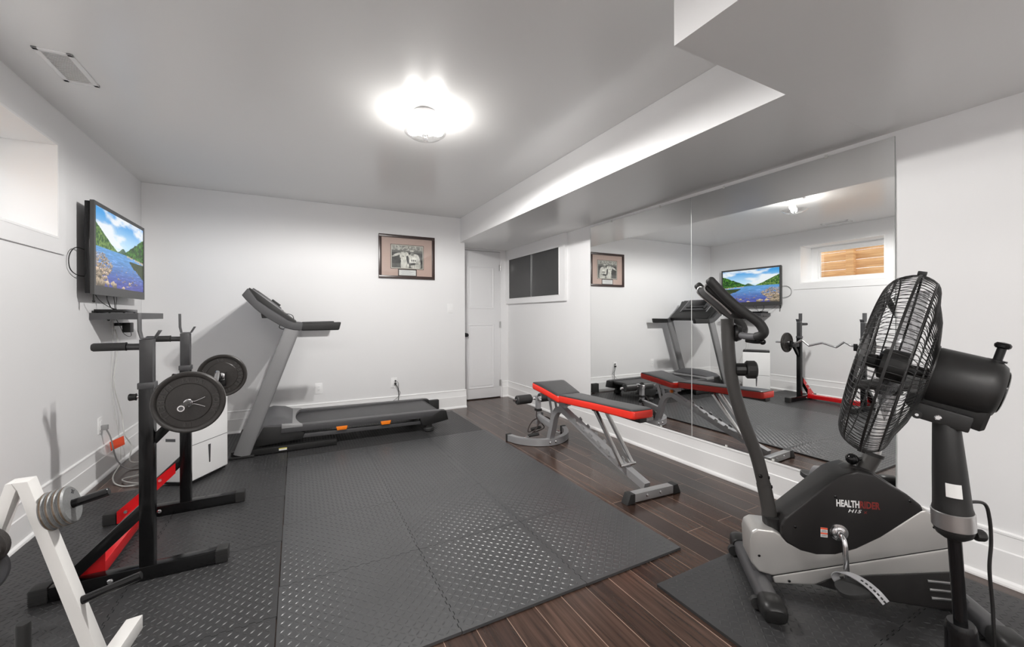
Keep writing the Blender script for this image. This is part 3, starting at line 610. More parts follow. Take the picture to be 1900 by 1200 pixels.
sh = thing('wall_shelf', 'black floating wall shelf on the left wall below the television', 'shelf', (XL, 4.15, 1.15))
MB().box(XL, -1.005, 3.832, 4.469, 1.150, 1.197, 0.001).build('board', M_GREYDK, sh, flat=True)
MB().ball((-1.18, 3.90, 1.147), 0.008).build('screw_cap', M_BLACK, sh)
bx = thing('set_top_box', 'slim black box lying on the dark wall shelf under the television', 'box', (-1.15, 3.97, 1.197))
MB().box(-1.245, -1.075, 3.86, 4.10, 1.200, 1.222, 0.003).build('casing', M_BLACKG, bx)
b = MB()
for x, y in ((-1.23, 3.875), (-1.09, 3.875), (-1.23, 4.085), (-1.09, 4.085)): b.tube([(x, y, 1.197), (x, y, 1.201)], 0.006)
b.build('feet', M_BLACKR, bx)
def cable(name, label, pts, r, material, loc, n=8, cat='cable', group=None):
    return solo(MB().tube(spline(pts, 8), r, n=n), name, material, label, cat, group, loc=loc)
for k, (pts, r, lb) in enumerate((
    ([(-1.19, 3.70, 1.33), (-1.17, 3.72, 1.28), (-1.15, 3.80, 1.24), (-1.14, 3.90, 1.224)], 0.0022, 'leftmost thin black cable from the television down to the slim box'),
    ([(-1.19, 3.90, 1.33), (-1.18, 3.89, 1.28), (-1.17, 3.91, 1.235), (-1.16, 3.94, 1.224)], 0.0035, 'thick black cable hanging from the middle of the television to the slim box'),
    ([(-1.19, 4.02, 1.33), (-1.18, 4.01, 1.28), (-1.17, 3.98, 1.24), (-1.16, 3.96, 1.224)], 0.0022, 'thin black cable slanting from the television to the slim box'),
    ([(-1.19, 4.08, 1.33), (-1.18, 4.05, 1.29), (-1.17, 4.00, 1.25), (-1.16, 3.975, 1.224)], 0.0018, 'rightmost thin black cable between television and slim box'))):
    cable('video_cable', lb, pts, r, M_WIRE, pts[-1], group='cables under the television')
cable('aerial_cable', 'black cable looping out behind the left edge of the television', [(-1.215, 3.70, 1.60), (-1.235, 3.58, 1.61), (-1.245, 3.52, 1.55), (-1.245, 3.53, 1.47), (-1.235, 3.61, 1.435), (-1.215, 3.72, 1.44)], 0.0028, M_WIRE, (-1.245, 3.53, 1.47))
pa = thing('power_adapter', 'small black power adapter plugged in below the dark wall shelf', 'adapter', (XL + 0.009, 4.26, 1.10))
MB().box(XL + 0.009, XL + 0.05, 4.235, 4.285, 1.098, 1.122, 0.003).box(XL + 0.045, XL + 0.095, 4.27, 4.35, 1.045, 1.122, 0.005).build('body', M_BLACK, pa)
MB().tube(spline([(XL + 0.09, 4.30, 1.05), (XL + 0.095, 4.29, 1.02), (XL + 0.09, 4.25, 1.015), (XL + 0.07, 4.22, 1.04), (XL + 0.05, 4.21, 1.10), (XL + 0.04, 4.18, 1.146)], 6), 0.002).build('lead', M_WIRE, pa)
cable('white_extension_cord', 'white cord hanging from the shelf outlet down the left wall', [(XL + 0.012, 4.25, 1.07), (XL + 0.02, 4.27, 0.98), (XL + 0.016, 4.26, 0.85), (XL + 0.012, 4.22, 0.66), (XL + 0.02, 4.29, 0.48), (XL + 0.03, 4.33, 0.37), (XL + 0.05, 4.30, 0.24), (XL + 0.07, 4.38, 0.12), (XL + 0.10, 4.25, 0.03), (XL + 0.2, 4.32, 0.006), (XL + 0.33, 4.38, 0.006)], 0.004, M_LCORD, (XL + 0.012, 4.25, 1.07))
cable('thin_white_wire', 'thin white wire hanging straight down the left wall behind the dip handle', [(XL + 0.010, 4.22, 1.07), (XL + 0.010, 4.20, 0.9), (XL + 0.010, 4.19, 0.65), (XL + 0.014, 4.24, 0.4), (XL + 0.03, 4.27, 0.22), (XL + 0.04, 4.26, 0.05)], 0.0018, M_LCORD, (XL + 0.010, 4.22, 1.07))
gc = thing('grey_power_cord', 'grey power cord with an orange tag running from the left wall outlet to the floor', 'cable', (XL + 0.01, 4.0, 0.37))
MB().box(XL + 0.009, XL + 0.045, 3.985, 4.015, 0.35, 0.385, 0.004).build('plug', M_GCORD, gc)
MB().tube(spline([(XL + 0.035, 4.0, 0.355), (XL + 0.05, 4.03, 0.28), (XL + 0.055, 4.07, 0.17), (XL + 0.07, 4.10, 0.08), (XL + 0.12, 4.12, 0.012), (XL + 0.22, 4.12, 0.006), (XL + 0.40, 4.20, 0.006)], 8), 0.0045).build('cord', M_GCORD, gc)
MB().box(-0.055, 0.055, -0.0006, 0.0006, -0.035, 0.035, M=Matrix.Translation((XL + 0.06, 4.12, 0.215)) @ Matrix.Rotation(math.radians(62), 4, 'Z') @ Matrix.Rotation(math.radians(-8), 4, 'Y')).build('warning_tag', M_ORTAG, gc, flat=True)
cable('coiled_white_cord', 'loops of white cord lying on the bare floor by the left wall', [(XL + 0.13, 3.92, 0.10), (XL + 0.10, 3.90, 0.03), (XL + 0.15, 3.79, 0.007), (XL + 0.24, 3.71, 0.007), (XL + 0.32, 3.77, 0.007), (XL + 0.28, 3.93, 0.007), (XL + 0.16, 3.88, 0.012), (XL + 0.22, 3.77, 0.016), (XL + 0.31, 3.72, 0.016), (XL + 0.34, 3.86, 0.012), (XL + 0.33, 3.98, 0.006)], 0.004, M_LCORD, (XL + 0.22, 3.85, 0.0))
tp = thing('plug_cluster', 'black plug with two thin leads in the back wall outlet', 'plug', (1.02, YB - 0.009, 0.39))
MB().box(1.012, 1.034, YB - 0.035, YB - 0.009, 0.362, 0.386, 0.004).box(1.018, 1.032, YB - 0.03, YB - 0.009, 0.40, 0.416, 0.003).build('plug', M_BLACK, tp)
MB().tube(spline([(1.026, YB - 0.033, 0.37), (1.045, YB - 0.04, 0.33), (1.06, YB - 0.035, 0.27), (1.055, YB - 0.04, 0.17), (1.05, YB - 0.05, 0.02)], 8), 0.004).build('thick_lead', M_WIRE, tp)
MB().tube(spline([(1.030, YB - 0.03, 0.408), (1.055, YB - 0.035, 0.38), (1.06, YB - 0.03, 0.30), (1.078, YB - 0.03, 0.26), (1.04, YB - 0.035, 0.21), (0.97, YB - 0.035, 0.16), (0.93, YB - 0.05, 0.12), (0.90, YB - 0.06, 0.01)], 8), 0.002).build('thin_lead', M_WIRE, tp)

# ================================================================== DEHUMIDIFIER
c0 = Vector((-0.647, 3.487)); c1 = Vector((-0.465, 3.793)); c3 = Vector((-0.88, 3.642)); fx = (c1 - c0).normalized(); dx_ = Vector((-fx.y, fx.x)); WD, DP, HD = 0.352, 0.275, 0.625
rz_ = math.atan2(fx.y, fx.x)
dh = thing('dehumidifier', 'white dehumidifier with a narrow dark water window, on the mats behind the squat rack', 'appliance', (c0.x, c0.y, TH), rz_, local=True)
MB().box(0, WD, 0, DP, 0.022, HD - 0.022, 0.012, 3).build('body', M_WPLAST, dh)
MB().box(0.006, WD - 0.006, 0.006, DP - 0.006, HD - 0.024, HD, 0.006).box(0.05, WD - 0.05, 0.05, DP - 0.05, HD - 0.004, HD + 0.004, 0.002).build('top_grille', M_BLACK, dh)
MB().box(0.012, WD - 0.012, 0.012, DP - 0.012, 0.006, 0.024).build('base', M_BLACK, dh)
MB().box(0.008, WD - 0.008, -0.0008, 0.002, 0.268, 0.2715).build('tank_seam', M_GREYPL, dh, flat=True)
MB().prism([(0.168, 0.105), (0.178, 0.105), (0.182, 0.235), (0.160, 0.235)], Matrix(((1, 0, 0, 0), (0, 0, -1, 0), (0, 1, 0, 0), (0, 0, 0, 1))), -0.002, 0.0015).build('water_window', M_GREYDK, dh, flat=True)
b = MB()
for x, y in ((0.04, 0.04), (WD - 0.04, 0.04), (0.04, DP - 0.04), (WD - 0.04, DP - 0.04)): b.tube([(x, y, 0.0008), (x, y, 0.010)], 0.014)
b.build('castors', M_BLACKR, dh)
b = MB(); b.box(-0.001, 0.001, 0.10, 0.17, 0.30, 0.32); b.build('side_handle', M_GREYPL, dh, flat=True)

# ================================================================== TREADMILL
tm = thing('treadmill', 'grey treadmill with silver uprights standing along the back wall', 'treadmill', (0.45, 4.35, TH))
yn, yf = 3.985, 4.745
XZ = lambda y: Matrix(((1, 0, 0, 0), (0, 0, -1, y), (0, 1, 0, 0), (0, 0, 0, 1)))    # local z points to the camera side (-y)
for y in (yn, yf):
    b = MB(); b.beam((-0.47, y + 0.012 if y == yn else y - 0.012, 0.040), (0.317, y + 0.012 if y == yn else y - 0.012, 0.040), 0.045, 0.050, bevel=0.004)
    o = b.build('base_rail', M_BLACK, tm)
    MB().box(-0.485, -0.31, y - 0.03, y + 0.03, TH, 0.028, 0.004).build('rubber_foot', M_BLACKR, o)
    if y == yn: wl = MB().box(-0.135, -0.075, y - 0.0115, y - 0.0105, 0.030, 0.050).build('warning_label', M_LABEL, o, flat=True); MB().box(-0.135, -0.075, y - 0.0120, y - 0.0116, 0.043, 0.050).build('yellow_band', M_YEL, wl, flat=True)
    # upright: leaning flat column
    sgn = 0
    b = MB(); b.oval([(-0.400, y, 0.028), (-0.030, y, 1.065)], 0.046, 0.118, up=(1, 0, -0.36), pw=4.5, n=28); b.build('upright', M_UPR, tm)
MB().beam((-0.45, yn + 0.02, 0.04), (-0.45, yf - 0.02, 0.04), 0.05, 0.04).build('cross_member', M_BLACK, tm)
# deck
yd0, yd1 = 4.005, 4.705
for y0, y1 in ((yd0, yd0 + 0.075), (yd1 - 0.075, yd1)):
    b = MB(); b.prism([(-0.12, 0.165), (1.25, 0.145), (1.30, 0.150), (1.335, 0.195), (1.30, 0.206), (-0.12, 0.222)], XZ(y1), 0, y1 - y0, 0.006); b.build('side_rail', M_GREYDK, tm)
    b = MB(); ym = (y0 + y1) / 2
    b.prism([(0.045, 0.100), (1.09, 0.088), (1.12, 0.118), (0.06, 0.136)], XZ(ym + 0.02), 0, 0.04, 0.003); b.build('lower_rail', M_GREYDK, tm)
    for x in (0.362, 0.750): MB().prism([(x - 0.050, 0.168), (x - 0.040, 0.132), (x + 0.040, 0.132), (x + 0.050, 0.168)], XZ(ym + 0.028), 0, 0.068, 0.006).build('cushion', M_ORANGE, tm)
    b = MB(); b.prism([(1.075, 0.155), (1.10, 0.078), (1.16, 0.072), (1.372, 0.105), (1.350, 0.198), (1.29, 0.207), (1.20, 0.16)], XZ(y1 + 0.004), 0, y1 - y0 + 0.008, 0.007); b.build('end_cap', M_BLACK, tm)
    MB().lathe([(0, 0), (0.050, 0), (0.055, 0.006), (0.055, 0.030), (0.050, 0.036), (0, 0.036)], Matrix.Translation((1.175, ym, TH)), 28).box(1.145, 1.205, ym - 0.02, ym + 0.02, 0.04, 0.085).build('rear_foot', M_BLACKR, tm)
MB().box(-0.05, 1.27, yd0 + 0.075, yd1 - 0.075, 0.175, 0.197, 0.004).build('walking_belt', mat('running_belt', (0.055, 0.055, 0.058), 0.45, noise=0.06, bump=0.1, bscale=500), tm)
MB().tube([(1.275, yd0 + 0.07, 0.172), (1.275, yd1 - 0.07, 0.172)], 0.026, n=20).build('tail_roller', M_BLACK, tm)
MB().box(0.05, 1.2, yd0 + 0.10, yd1 - 0.10, 0.145, 0.172).build('deck_board', M_BLACK, tm)
MB().prism([(-0.335, 0.068), (0.042, 0.094), (0.062, 0.15), (-0.10, 0.222), (-0.25, 0.235)], XZ(yd1 - 0.01), 0, yd1 - yd0 - 0.02, 0.01).build('motor_tray', M_BLACK, tm)
# rounded hood with a silver apron
rings = []
for k in range(13):
    t = k / 12; y = yd0 + 0.012 + (yd1 - yd0 - 0.024) * t; e = math.sin(PI * t) ** 0.35 if 0 < t < 1 else 0.0
    rings.append([(-0.33, y, 0.09), (-0.335, y, 0.13 + 0.05 * e), (-0.27, y, 0.235 + 0.055 * e), (-0.20, y, 0.245 + 0.07 * e), (-0.10, y, 0.238 + 0.06 * e), (-0.035, y, 0.225 + 0.03 * e), (-0.030 - 0.0 * e, y, 0.15), (-0.2, y, 0.10)])
MB().loft(rings, bevel=0).build('motor_hood', M_GREYPL, tm, ang=50)
ap = []
for k in range(17):
    t = k / 16; y = yd0 - 0.002 + (yd1 - yd0 + 0.004) * t; bow = 0.055 * (abs(2 * t - 1) ** 2.2)
    ap.append([(-0.115, y, 0.243), (-0.01 + bow, y, 0.226), (-0.01 + bow, y, 0.203), (-0.115, y, 0.205)])
MB().loft(ap, bevel=0.003).build('hood_apron', M_SILVER, tm)
# console arms, handlebars, instrument panel
arm = [(-0.394, 1.338), (-0.352, 1.396), (-0.334, 1.372), (-0.289, 1.300), (-0.215, 1.240), (-0.138, 1.184), (-0.066, 1.131), (-0.02, 1.112), (0.052, 1.103), (0.040, 1.043), (-0.020, 1.047), (-0.079, 1.064), (-0.138, 1.098), (-0.22, 1.153), (-0.30, 1.225), (-0.368, 1.303)]
for y0, y1 in ((yn - 0.030, yn + 0.030), (yf - 0.030, yf + 0.030)):
    MB().prism(arm, XZ(y1), 0, y1 - y0, 0.008, 3, ang=25).build('console_arm', M_ARM, tm)
    MB().prism([(0.046, 1.106), (0.356, 1.112), (0.338, 1.040), (0.034, 1.040)], XZ(y1 - 0.002), 0, y1 - y0 - 0.004, 0.014, 3).build('handlebar', M_BLACK, tm)
pn = [(-0.385, 1.345), (-0.345, 1.405), (-0.06, 1.170), (0.0, 1.118), (-0.02, 1.075), (-0.085, 1.095), (-0.23, 1.20)]
MB().prism(pn, XZ(yf - 0.028), 0, yf - yn - 0.056, 0.006).build('console', M_BLACK, tm)
e1 = Vector((0.285, 0, -0.235)).normalized(); nrm = Vector((0.235, 0, 0.285)).normalized()
def onpanel(y0, y1, s0, s1, h0, h1, bev=0.003):
    o = Vector((-0.345, 0, 1.405)); Mx = Matrix(((e1.x, 0, nrm.x, o.x), (0, 1, 0, 0), (e1.z, 0, nrm.z, o.z), (0, 0, 0, 1)))
    return MB().box(s0, s1, y0, y1, h0, h1, bev, M=Mx)
onpanel(4.14, 4.59, 0.01, 0.27, -0.01, 0.016, 0.008).build('instrument_panel', M_ARM, tm)
onpanel(4.23, 4.50, 0.04, 0.17, 0.015, 0.019, 0.002).build('display', M_BLACKG, tm)
onpanel(4.20, 4.53, 0.20, 0.225, 0.014, 0.030, 0.003).build('book_ledge', M_BLACK, tm)
for y in (4.12, 4.60): onpanel(y, y + 0.018, 0.02, 0.30, -0.005, 0.006, 0.002).build('silver_strip', M_UPR, tm)
onpanel(4.165, 4.20, 0.18, 0.26, 0.012, 0.034, 0.003).build('key_housing', M_BLACK, tm)
MB().tube(spline([(-0.11, 4.03, 1.17), (-0.07, 4.02, 1.185), (-0.03, 4.02, 1.17), (-0.02, 4.03, 1.13)], 6), 0.003).build('safety_key_cord', M_WIRE, tm)
MB().tube(spline([(-0.12, 4.02, 1.10), (-0.13, 4.0, 1.07), (-0.10, 4.0, 1.055), (-0.07, 4.0, 1.07)], 6), 0.003).build('hanging_loop', M_WIRE, tm)
MB().prism([(-0.262, 1.190), (-0.255, 1.150), (-0.215, 1.150), (-0.19, 1.135), (-0.22, 1.17)], XZ(yn + 0.04), 0, 0.05, 0.002).build('cable_box', M_BLACK, tm)

solo(MB().box(1.415, 1.528, 4.800, 4.862, TH + 0.002, 0.150, 0.006), 'foam_block', M_BLACKR, 'black block standing on the floor behind the rear end of the treadmill', 'block', loc=(1.47, 4.83, TH))

# ================================================================== SQUAT RACK
rk = thing('squat_rack', 'black and red squat rack with dip handles on the mats by the left wall', 'squat rack', (-0.60, 2.71, TH))
M_RK = M_BLACKG; M_RKU = mat('satin_black_paint', (0.035, 0.035, 0.037), 0.32)
gz = TH
for si, yc in enumerate((2.362, 3.068)):
    s_in = 1 if si == 0 else -1
    o = MB().beam((-0.905, yc, gz + 0.030), (-0.325, yc, gz + 0.030), 0.05, 0.058, bevel=0.003).build('base_leg', M_RK, rk)
    for x0, x1 in ((-0.948, -0.893), (-0.337, -0.290)):
        b = MB().box(x0, x1, yc - 0.029, yc + 0.029, gz, gz + 0.064, 0.004)
        for k in range(7):
            z = gz + 0.008 + k * 0.008; b.box(x0 - 0.001, x1 + 0.001, yc - 0.0305, yc + 0.0305, z, z + 0.003)
        b.build('foot_cap', M_BLACKR, o)
    for x in (-0.80, -0.705):
        MB().lathe([(0, 0), (0.011, 0), (0.011, 0.003), (0.007, 0.007), (0, 0.007)], frame((x, yc - 0.025, gz + 0.030), (0, -1, 0)), 16).build('bolt', M_CHROME, o)
    MB().box(-0.6115, -0.5605, yc - 0.0255, yc + 0.0255, gz + 0.058, 0.852, 0.003).build('upright', M_RK, rk)
    MB().box(-0.6155, -0.5565, yc - 0.0295, yc + 0.0295, 0.850, 0.878, 0.004).build('collar', M_GREYDK, rk)
    ip = MB().box(-0.609, -0.563, yc - 0.023, yc + 0.023, 0.86, 1.068, 0.002).build('inner_post', M_RKU, rk)
    b = MB()
    b.rbar([(-0.612, yc, 1.182), (-0.611, yc, 1.10), (-0.604, yc, 1.0705), (-0.560, yc, 1.0705), (-0.537, yc, 1.108)], 0.046, 0.005, up=(0, 1, 0)) if False else None
    path = [(-0.616, 1.184), (-0.615, 1.105), (-0.607, 1.070), (-0.559, 1.070), (-0.539, 1.106)]
    off = []
    for i, (x, z) in enumerate(path):
        a_ = Vector(path[max(i - 1, 0)]); c_ = Vector(path[min(i + 1, len(path) - 1)]); d_ = (c_ - a_).normalized(); off.append((x - d_.y * 0.005, z + d_.x * 0.005))
    b.prism(path + off[::-1], XZ(yc + 0.022), 0, 0.044, 0.001); b.build('bar_hook', M_GREYDK, ip)
    hd = MB().tube([(-0.606, yc, 1.035), (-0.654, yc, 1.036)], 0.0145, n=20).build('dip_bar', M_RKU, ip)
    MB().lathe([(0, 0), (0.014, 0), (0.0175, 0.006), (0.0175, 0.105), (0.019, 0.112), (0, 0.112)], frame((-0.768, yc, 1.038), (1, 0, 0)), 24).build('foam_grip', M_BLACKR, hd)
    k_ = MB().tube([(-0.606, yc, 0.815), (-0.628, yc, 0.815)], 0.006).build('pin_shaft', M_CHROME, rk)
    MB().lathe([(0, 0), (0.013, 0), (0.016, 0.004), (0.014, 0.02), (0.016, 0.026), (0, 0.028)], frame((-0.650, yc, 0.815), (1, 0, 0)), 20).build('knob', M_BLACK, k_)
    # lower brace, gusset plates
    MB().beam((-0.596, yc, 0.325), (-0.83, yc, 0.092), 0.046, 0.044, up=(0, 1, 0), bevel=0.002).build('brace', M_RK, rk)
    for yy in (yc - 0.0275, yc + 0.0245):
        inner = (yy > yc) == (si == 0)
        if inner: MB().prism([(-0.845, gz + 0.02), (-0.845, gz + 0.06), (-0.755, 0.185), (-0.735, 0.16), (-0.735, gz + 0.02)], XZ(yy + 0.003), 0, 0.003).build('gusset_plate', M_REDP, rk, flat=True)
    if si == 1:
        MB().prism([(-0.888, gz + 0.004), (-0.888, gz + 0.07), (-0.63, 0.31), (-0.63, 0.25), (-0.80, gz + 0.07), (-0.80, gz + 0.004)], XZ(yc - 0.0265), 0, 0.003).build('gusset_plate', M_REDP, rk, flat=True)
        for x, z in ((-0.85, 0.075), (-0.76, 0.165), (-0.70, 0.222)): MB().lathe([(0, 0), (0.010, 0), (0.008, 0.006), (0, 0.006)], frame((x, yc - 0.0295, z), (0, -1, 0)), 14).build('bolt', M_CHROME, rk)
    # bar catch arm with strut and lip
    ca = MB().box(-0.562, -0.388, yc - 0.02, yc + 0.02, 0.738, 0.780, 0.002).build('catch_arm', M_RK, rk)
    MB().beam((-0.566, yc, 0.615), (-0.455, yc, 0.742), 0.036, 0.030, up=(0, 1, 0), bevel=0.002).build('catch_strut', M_RK, ca)
    MB().box(-0.392, -0.386, yc - 0.02, yc + 0.02, 0.74, 0.822, 0.001).build('catch_lip', M_RK, ca)
MB().beam((-0.79, 2.362 + 0.0275, gz + 0.045), (-0.79, 3.068 - 0.0295, gz + 0.045), 0.075, 0.052, bevel=0.003).build('cross_bar', M_REDP, rk)

# ================================================================== CURL BAR, PLATES, CLIPS
BX, BZ = -0.415, 0.797
pts = [(BX, 2.088, BZ), (BX, 2.40, BZ), (BX, 2.425, BZ + 0.006), (BX, 2.47, BZ + 0.035), (BX, 2.49, BZ + 0.036), (BX, 2.56, BZ - 0.022), (BX, 2.585, BZ - 0.022), (BX, 2.70, BZ + 0.012), (BX, 2.735, BZ + 0.012), (BX, 2.85, BZ - 0.022), (BX, 2.875, BZ - 0.022), (BX, 2.945, BZ + 0.036), (BX, 2.965, BZ + 0.035), (BX, 3.01, BZ + 0.006), (BX, 3.035, BZ), (BX, 3.275, BZ)]
cbar = thing('curl_bar', 'chrome zigzag curl bar resting across the arms of the squat rack', 'barbell', (BX, 2.70, BZ))
MB().tube([pts[0], pts[1]] + spline(pts[1:-1], 4) + [pts[-1]], 0.0125, n=18).build('bar', M_CHROME, cbar)
for y in (2.272, 3.105): MB().tube([(BX, y - 0.006, BZ), (BX, y + 0.006, BZ)], 0.021, n=20).build('sleeve_ring', M_CHROME, cbar)
MB().lathe([(0, 0), (0.0085, 0), (0.0085, -0.0006), (0, -0.0006)], frame((BX, 2.0875, BZ), (0, 1, 0)), 16).build('end_plug', M_GREYPL, cbar)
def weight_plate(y, rot, label, far):
    R_ = 0.1325; t = thing('weight_plate', label, 'weight plate', (BX, y, BZ), group='weight plates on the curl bar')
    Mp_ = frame((BX, y, BZ), (0, -1, 0), (1, 0, 0))
    half = [(0.0135, 0.0080), (0.080, 0.0080), (0.083, 0.0050), (0.110, 0.0050), (0.113, 0.009), (0.120, 0.0125), (0.128, 0.0125), (R_, 0.008)]
    prof = half + [(r, -z) for r, z in half[::-1]]
    MB().lathe(prof, Mp_, 72, closed=True).build('plate', M_IRON, t)
    for side in (1, -1):
        Ms_ = Mp_ if side > 0 else Mp_ @ Matrix.Rotation(PI, 4, 'Y')
        def arc(word, mid, inward, step, size=0.030):
            n_ = len(word); b = MB()
            for i, ch in enumerate(word):
                if ch == ' ': continue
                k = i - (n_ - 1) / 2; a_ = math.radians(mid + rot) + (-k if not inward else k) * math.radians(step)
                rr_ = 0.0965; R2 = Matrix.Rotation(a_ + (-PI / 2 if not inward else PI / 2), 4, 'Z')
                b.text(ch, size, Ms_ @ Matrix.Translation((rr_ * math.cos(a_), rr_ * math.sin(a_), 0.0060)) @ R2, depth=0.0024, bold=0.0008)
            b.build('raised_lettering', mat('worn_iron_lettering', (0.05, 0.047, 0.044), 0.3, bump=0.2, bscale=260), t)
        arc('YORK', 90, False, 15); arc('BARBELL', 270, True, 14); arc('25 LB', 178, False, 9.5, 0.020); arc('10', 2, False, 12, 0.020)
    return t
weight_plate(2.235, -95, 'black round cast weight plate on the near end of the curl bar', False)
weight_plate(3.135, 95, 'black round cast weight plate on the far end of the curl bar', True)
for y, lb in ((2.221, 'chrome spring clip holding the near plate on the curl bar'), (3.149, 'chrome spring clip holding the far plate on the curl bar')):
    cl = thing('spring_clip', lb, 'clip', (BX, y, BZ), group='spring clips on the curl bar'); sg = -1 if y < 2.5 else 1
    MB().tube([(BX + 0.0150 * math.cos(a_), y + sg * 0.004 + sg * 0.012 * a_ / (4 * PI), BZ + 0.0150 * math.sin(a_)) for a_ in np.linspace(-0.5, 4 * PI + 0.5, 40)], 0.0016, n=8).build('coil', M_CHROME, cl)
    for dz in (1, -1):
        MB().tube(spline([(BX + 0.013, y + sg * 0.008, BZ + dz * 0.008), (BX + 0.025, y + sg * 0.010, BZ + dz * 0.006), (BX + 0.060, y + sg * 0.010, BZ + dz * 0.021)], 6), 0.0016, n=8).build('handle_wire', M_CHROME, cl)

# ================================================================== WEIGHT BENCH
bn = thing('weight_bench', 'adjustable red and black weight bench with a silver frame', 'bench', (2.03, 2.6, 0))
YZ = lambda x: Matrix(((0, 0, 1, x), (1, 0, 0, 0), (0, 1, 0, 0), (0, 0, 0, 1)))
def pad(name, outline, plane, thick, th2):
    """outline (x,y) ccw; plane(y)->top z; red sides under a black top."""
    cx_ = sum(p[0] for p in outline) / len(outline); cy_ = sum(p[1] for p in outline) / len(outline)
    def ring(ins, dz): 
        out = []
        for x, y in outline:
            d = Vector((cx_ - x, cy_ - y)); L_ = d.length; q = Vector((x, y)) + d / L_ * ins; out.append((q.x, q.y, plane(q.y) + dz))
        return out
    red = MB().loft([ring(0.012, -thick), ring(0.003, -thick + 0.003), ring(0, -thick + 0.012), ring(0, -0.014), ring(0.004, -0.005), ring(0.008, -0.003)])
    o = red.build(name, M_RED, bn, ang=60)
    top = MB().loft([ring(0.0075, -0.006), ring(0.009, -0.0015), ring(0.016, 0.0015), ring(0.04, 0.004), ring(0.07, 0.005)]); top.build('black_top', M_VINYL, o, ang=60)
    MB().tube([Vector(p) + Vector((0, 0, -0.003)) for p in ring(0.0065, 0)], 0.0022, n=6, closed=True).build('piping', M_BLACKR, o)
    return o
def rrect(c, r=0.025, n=5):
    out = []
    for i in range(4):
        p = Vector(c[i]); a_ = (Vector(c[i - 1]) - p).normalized(); d_ = (Vector(c[(i + 1) % 4]) - p).normalized()
        for k in range(n + 1):
            t = k / n; out.append(tuple((p + a_ * r) * (1 - t) ** 2 + p * 2 * t * (1 - t) + (p + d_ * r) * t * t))
    # densify the long sides
    res = []
    for i in range(len(out)):
        p, q = Vector(out[i]), Vector(out[(i + 1) % len(out)]); m_ = max(1, int((q - p).length / 0.06))
        for k in range(m_): res.append(tuple(p + (q - p) * k / m_))
    return res
pad('backrest', rrect([(1.926, 1.968), (2.100, 1.962), (2.108, 2.800), (1.902, 2.800)]), lambda y: 0.548 - (y - 1.97) * 0.040, 0.058, 0)
pad('seat', rrect([(1.905, 2.795), (2.150, 2.812), (2.222, 3.180), (1.876, 3.190)], 0.035), lambda y: 0.500 + 0.068 * (1 - (1 - min(1, max(0, (y - 2.79) / 0.40))) ** 1.15), 0.058, 0)
MB().box(1.985, 2.045, 1.975, 2.40, 0.462, 0.490, 0.002).build('backrest_rail', M_BLACK, bn)
# main beam, arch and rear leg in one swept tube
fr = spline([(2.03, 3.115, 0.05), (2.03, 3.075, 0.16), (2.03, 3.035, 0.28), (2.03, 2.975, 0.345), (2.03, 2.905, 0.36)], 6) + spline([(2.03, 2.84, 0.338), (2.03, 2.60, 0.252), (2.03, 2.30, 0.146), (2.03, 1.96, 0.046)], 4)
MB().rbar(fr, 0.05, 0.05, up=(1, 0, 0), bevel=0).build('main_beam', M_SILVERD, bn, ang=50)
b = MB()
for k in range(6):
    y = 2.72 - k * 0.098; z = 0.302 - k * 0.0347
    b.prism([(y + 0.03, z + 0.008), (y - 0.034, z - 0.016), (y - 0.034, z + 0.022), (y - 0.012, z + 0.034), (y + 0.008, z + 0.016)], YZ(1.998), 0, 0.004); b.prism([(y + 0.03, z + 0.008), (y - 0.034, z - 0.016), (y - 0.034, z + 0.022), (y - 0.012, z + 0.034), (y + 0.008, z + 0.016)], YZ(2.058), 0, 0.004)
b.rbar([(2.030, 2.77, 0.330), (2.030, 2.16, 0.114)], 0.062, 0.012, up=(0, 0, 1)); b.build('ladder', M_SILVER, bn, flat=True)
for x in (1.985, 2.078): 
    MB().beam((x, 2.43, 0.462), (x, 2.135, 0.125), 0.022, 0.026, up=(1, 0, 0), bevel=0.003).build('support_bar', M_STEEL, bn)
MB().tube([(1.965, 2.135, 0.135), (2.10, 2.135, 0.135)], 0.009, n=14).build('support_pin', M_CHROME, bn)
MB().beam((1.965, 2.43, 0.462), (2.10, 2.43, 0.462), 0.03, 0.02).build('support_hinge', M_BLACK, bn)
ff = MB().beam((1.855, 1.915, 0.032), (2.175, 1.895, 0.032), 0.05, 0.052, bevel=0.003).build('front_foot', M_SILVER, bn)
for xa, xb, sg in ((1.857, 1.790, -1), (2.173, 2.240, 1)):
    ya = 1.905 + (0.010 if sg < 0 else -0.010)
    MB().loft([[(xa, ya - 0.028, 0.002), (xa, ya + 0.028, 0.002), (xa, ya + 0.028, 0.060), (xa, ya - 0.028, 0.060)], [(xb, ya - 0.028, 0.0), (xb, ya + 0.028, 0.0), (xb - sg * 0.028, ya + 0.028, 0.062), (xb - sg * 0.028, ya - 0.028, 0.062)]], bevel=0.003).build('foot_cap', M_BLACKR, ff)
for x in (1.955, 2.065): MB().lathe([(0, 0), (0.010, 0), (0.010, 0.004), (0.005, 0.006), (0.005, 0.012), (0, 0.013)], frame((x, 1.888 - (x - 1.955) * 0.06, 0.034), (0, -1, 0)), 14).build('bolt', M_CHROME, ff)
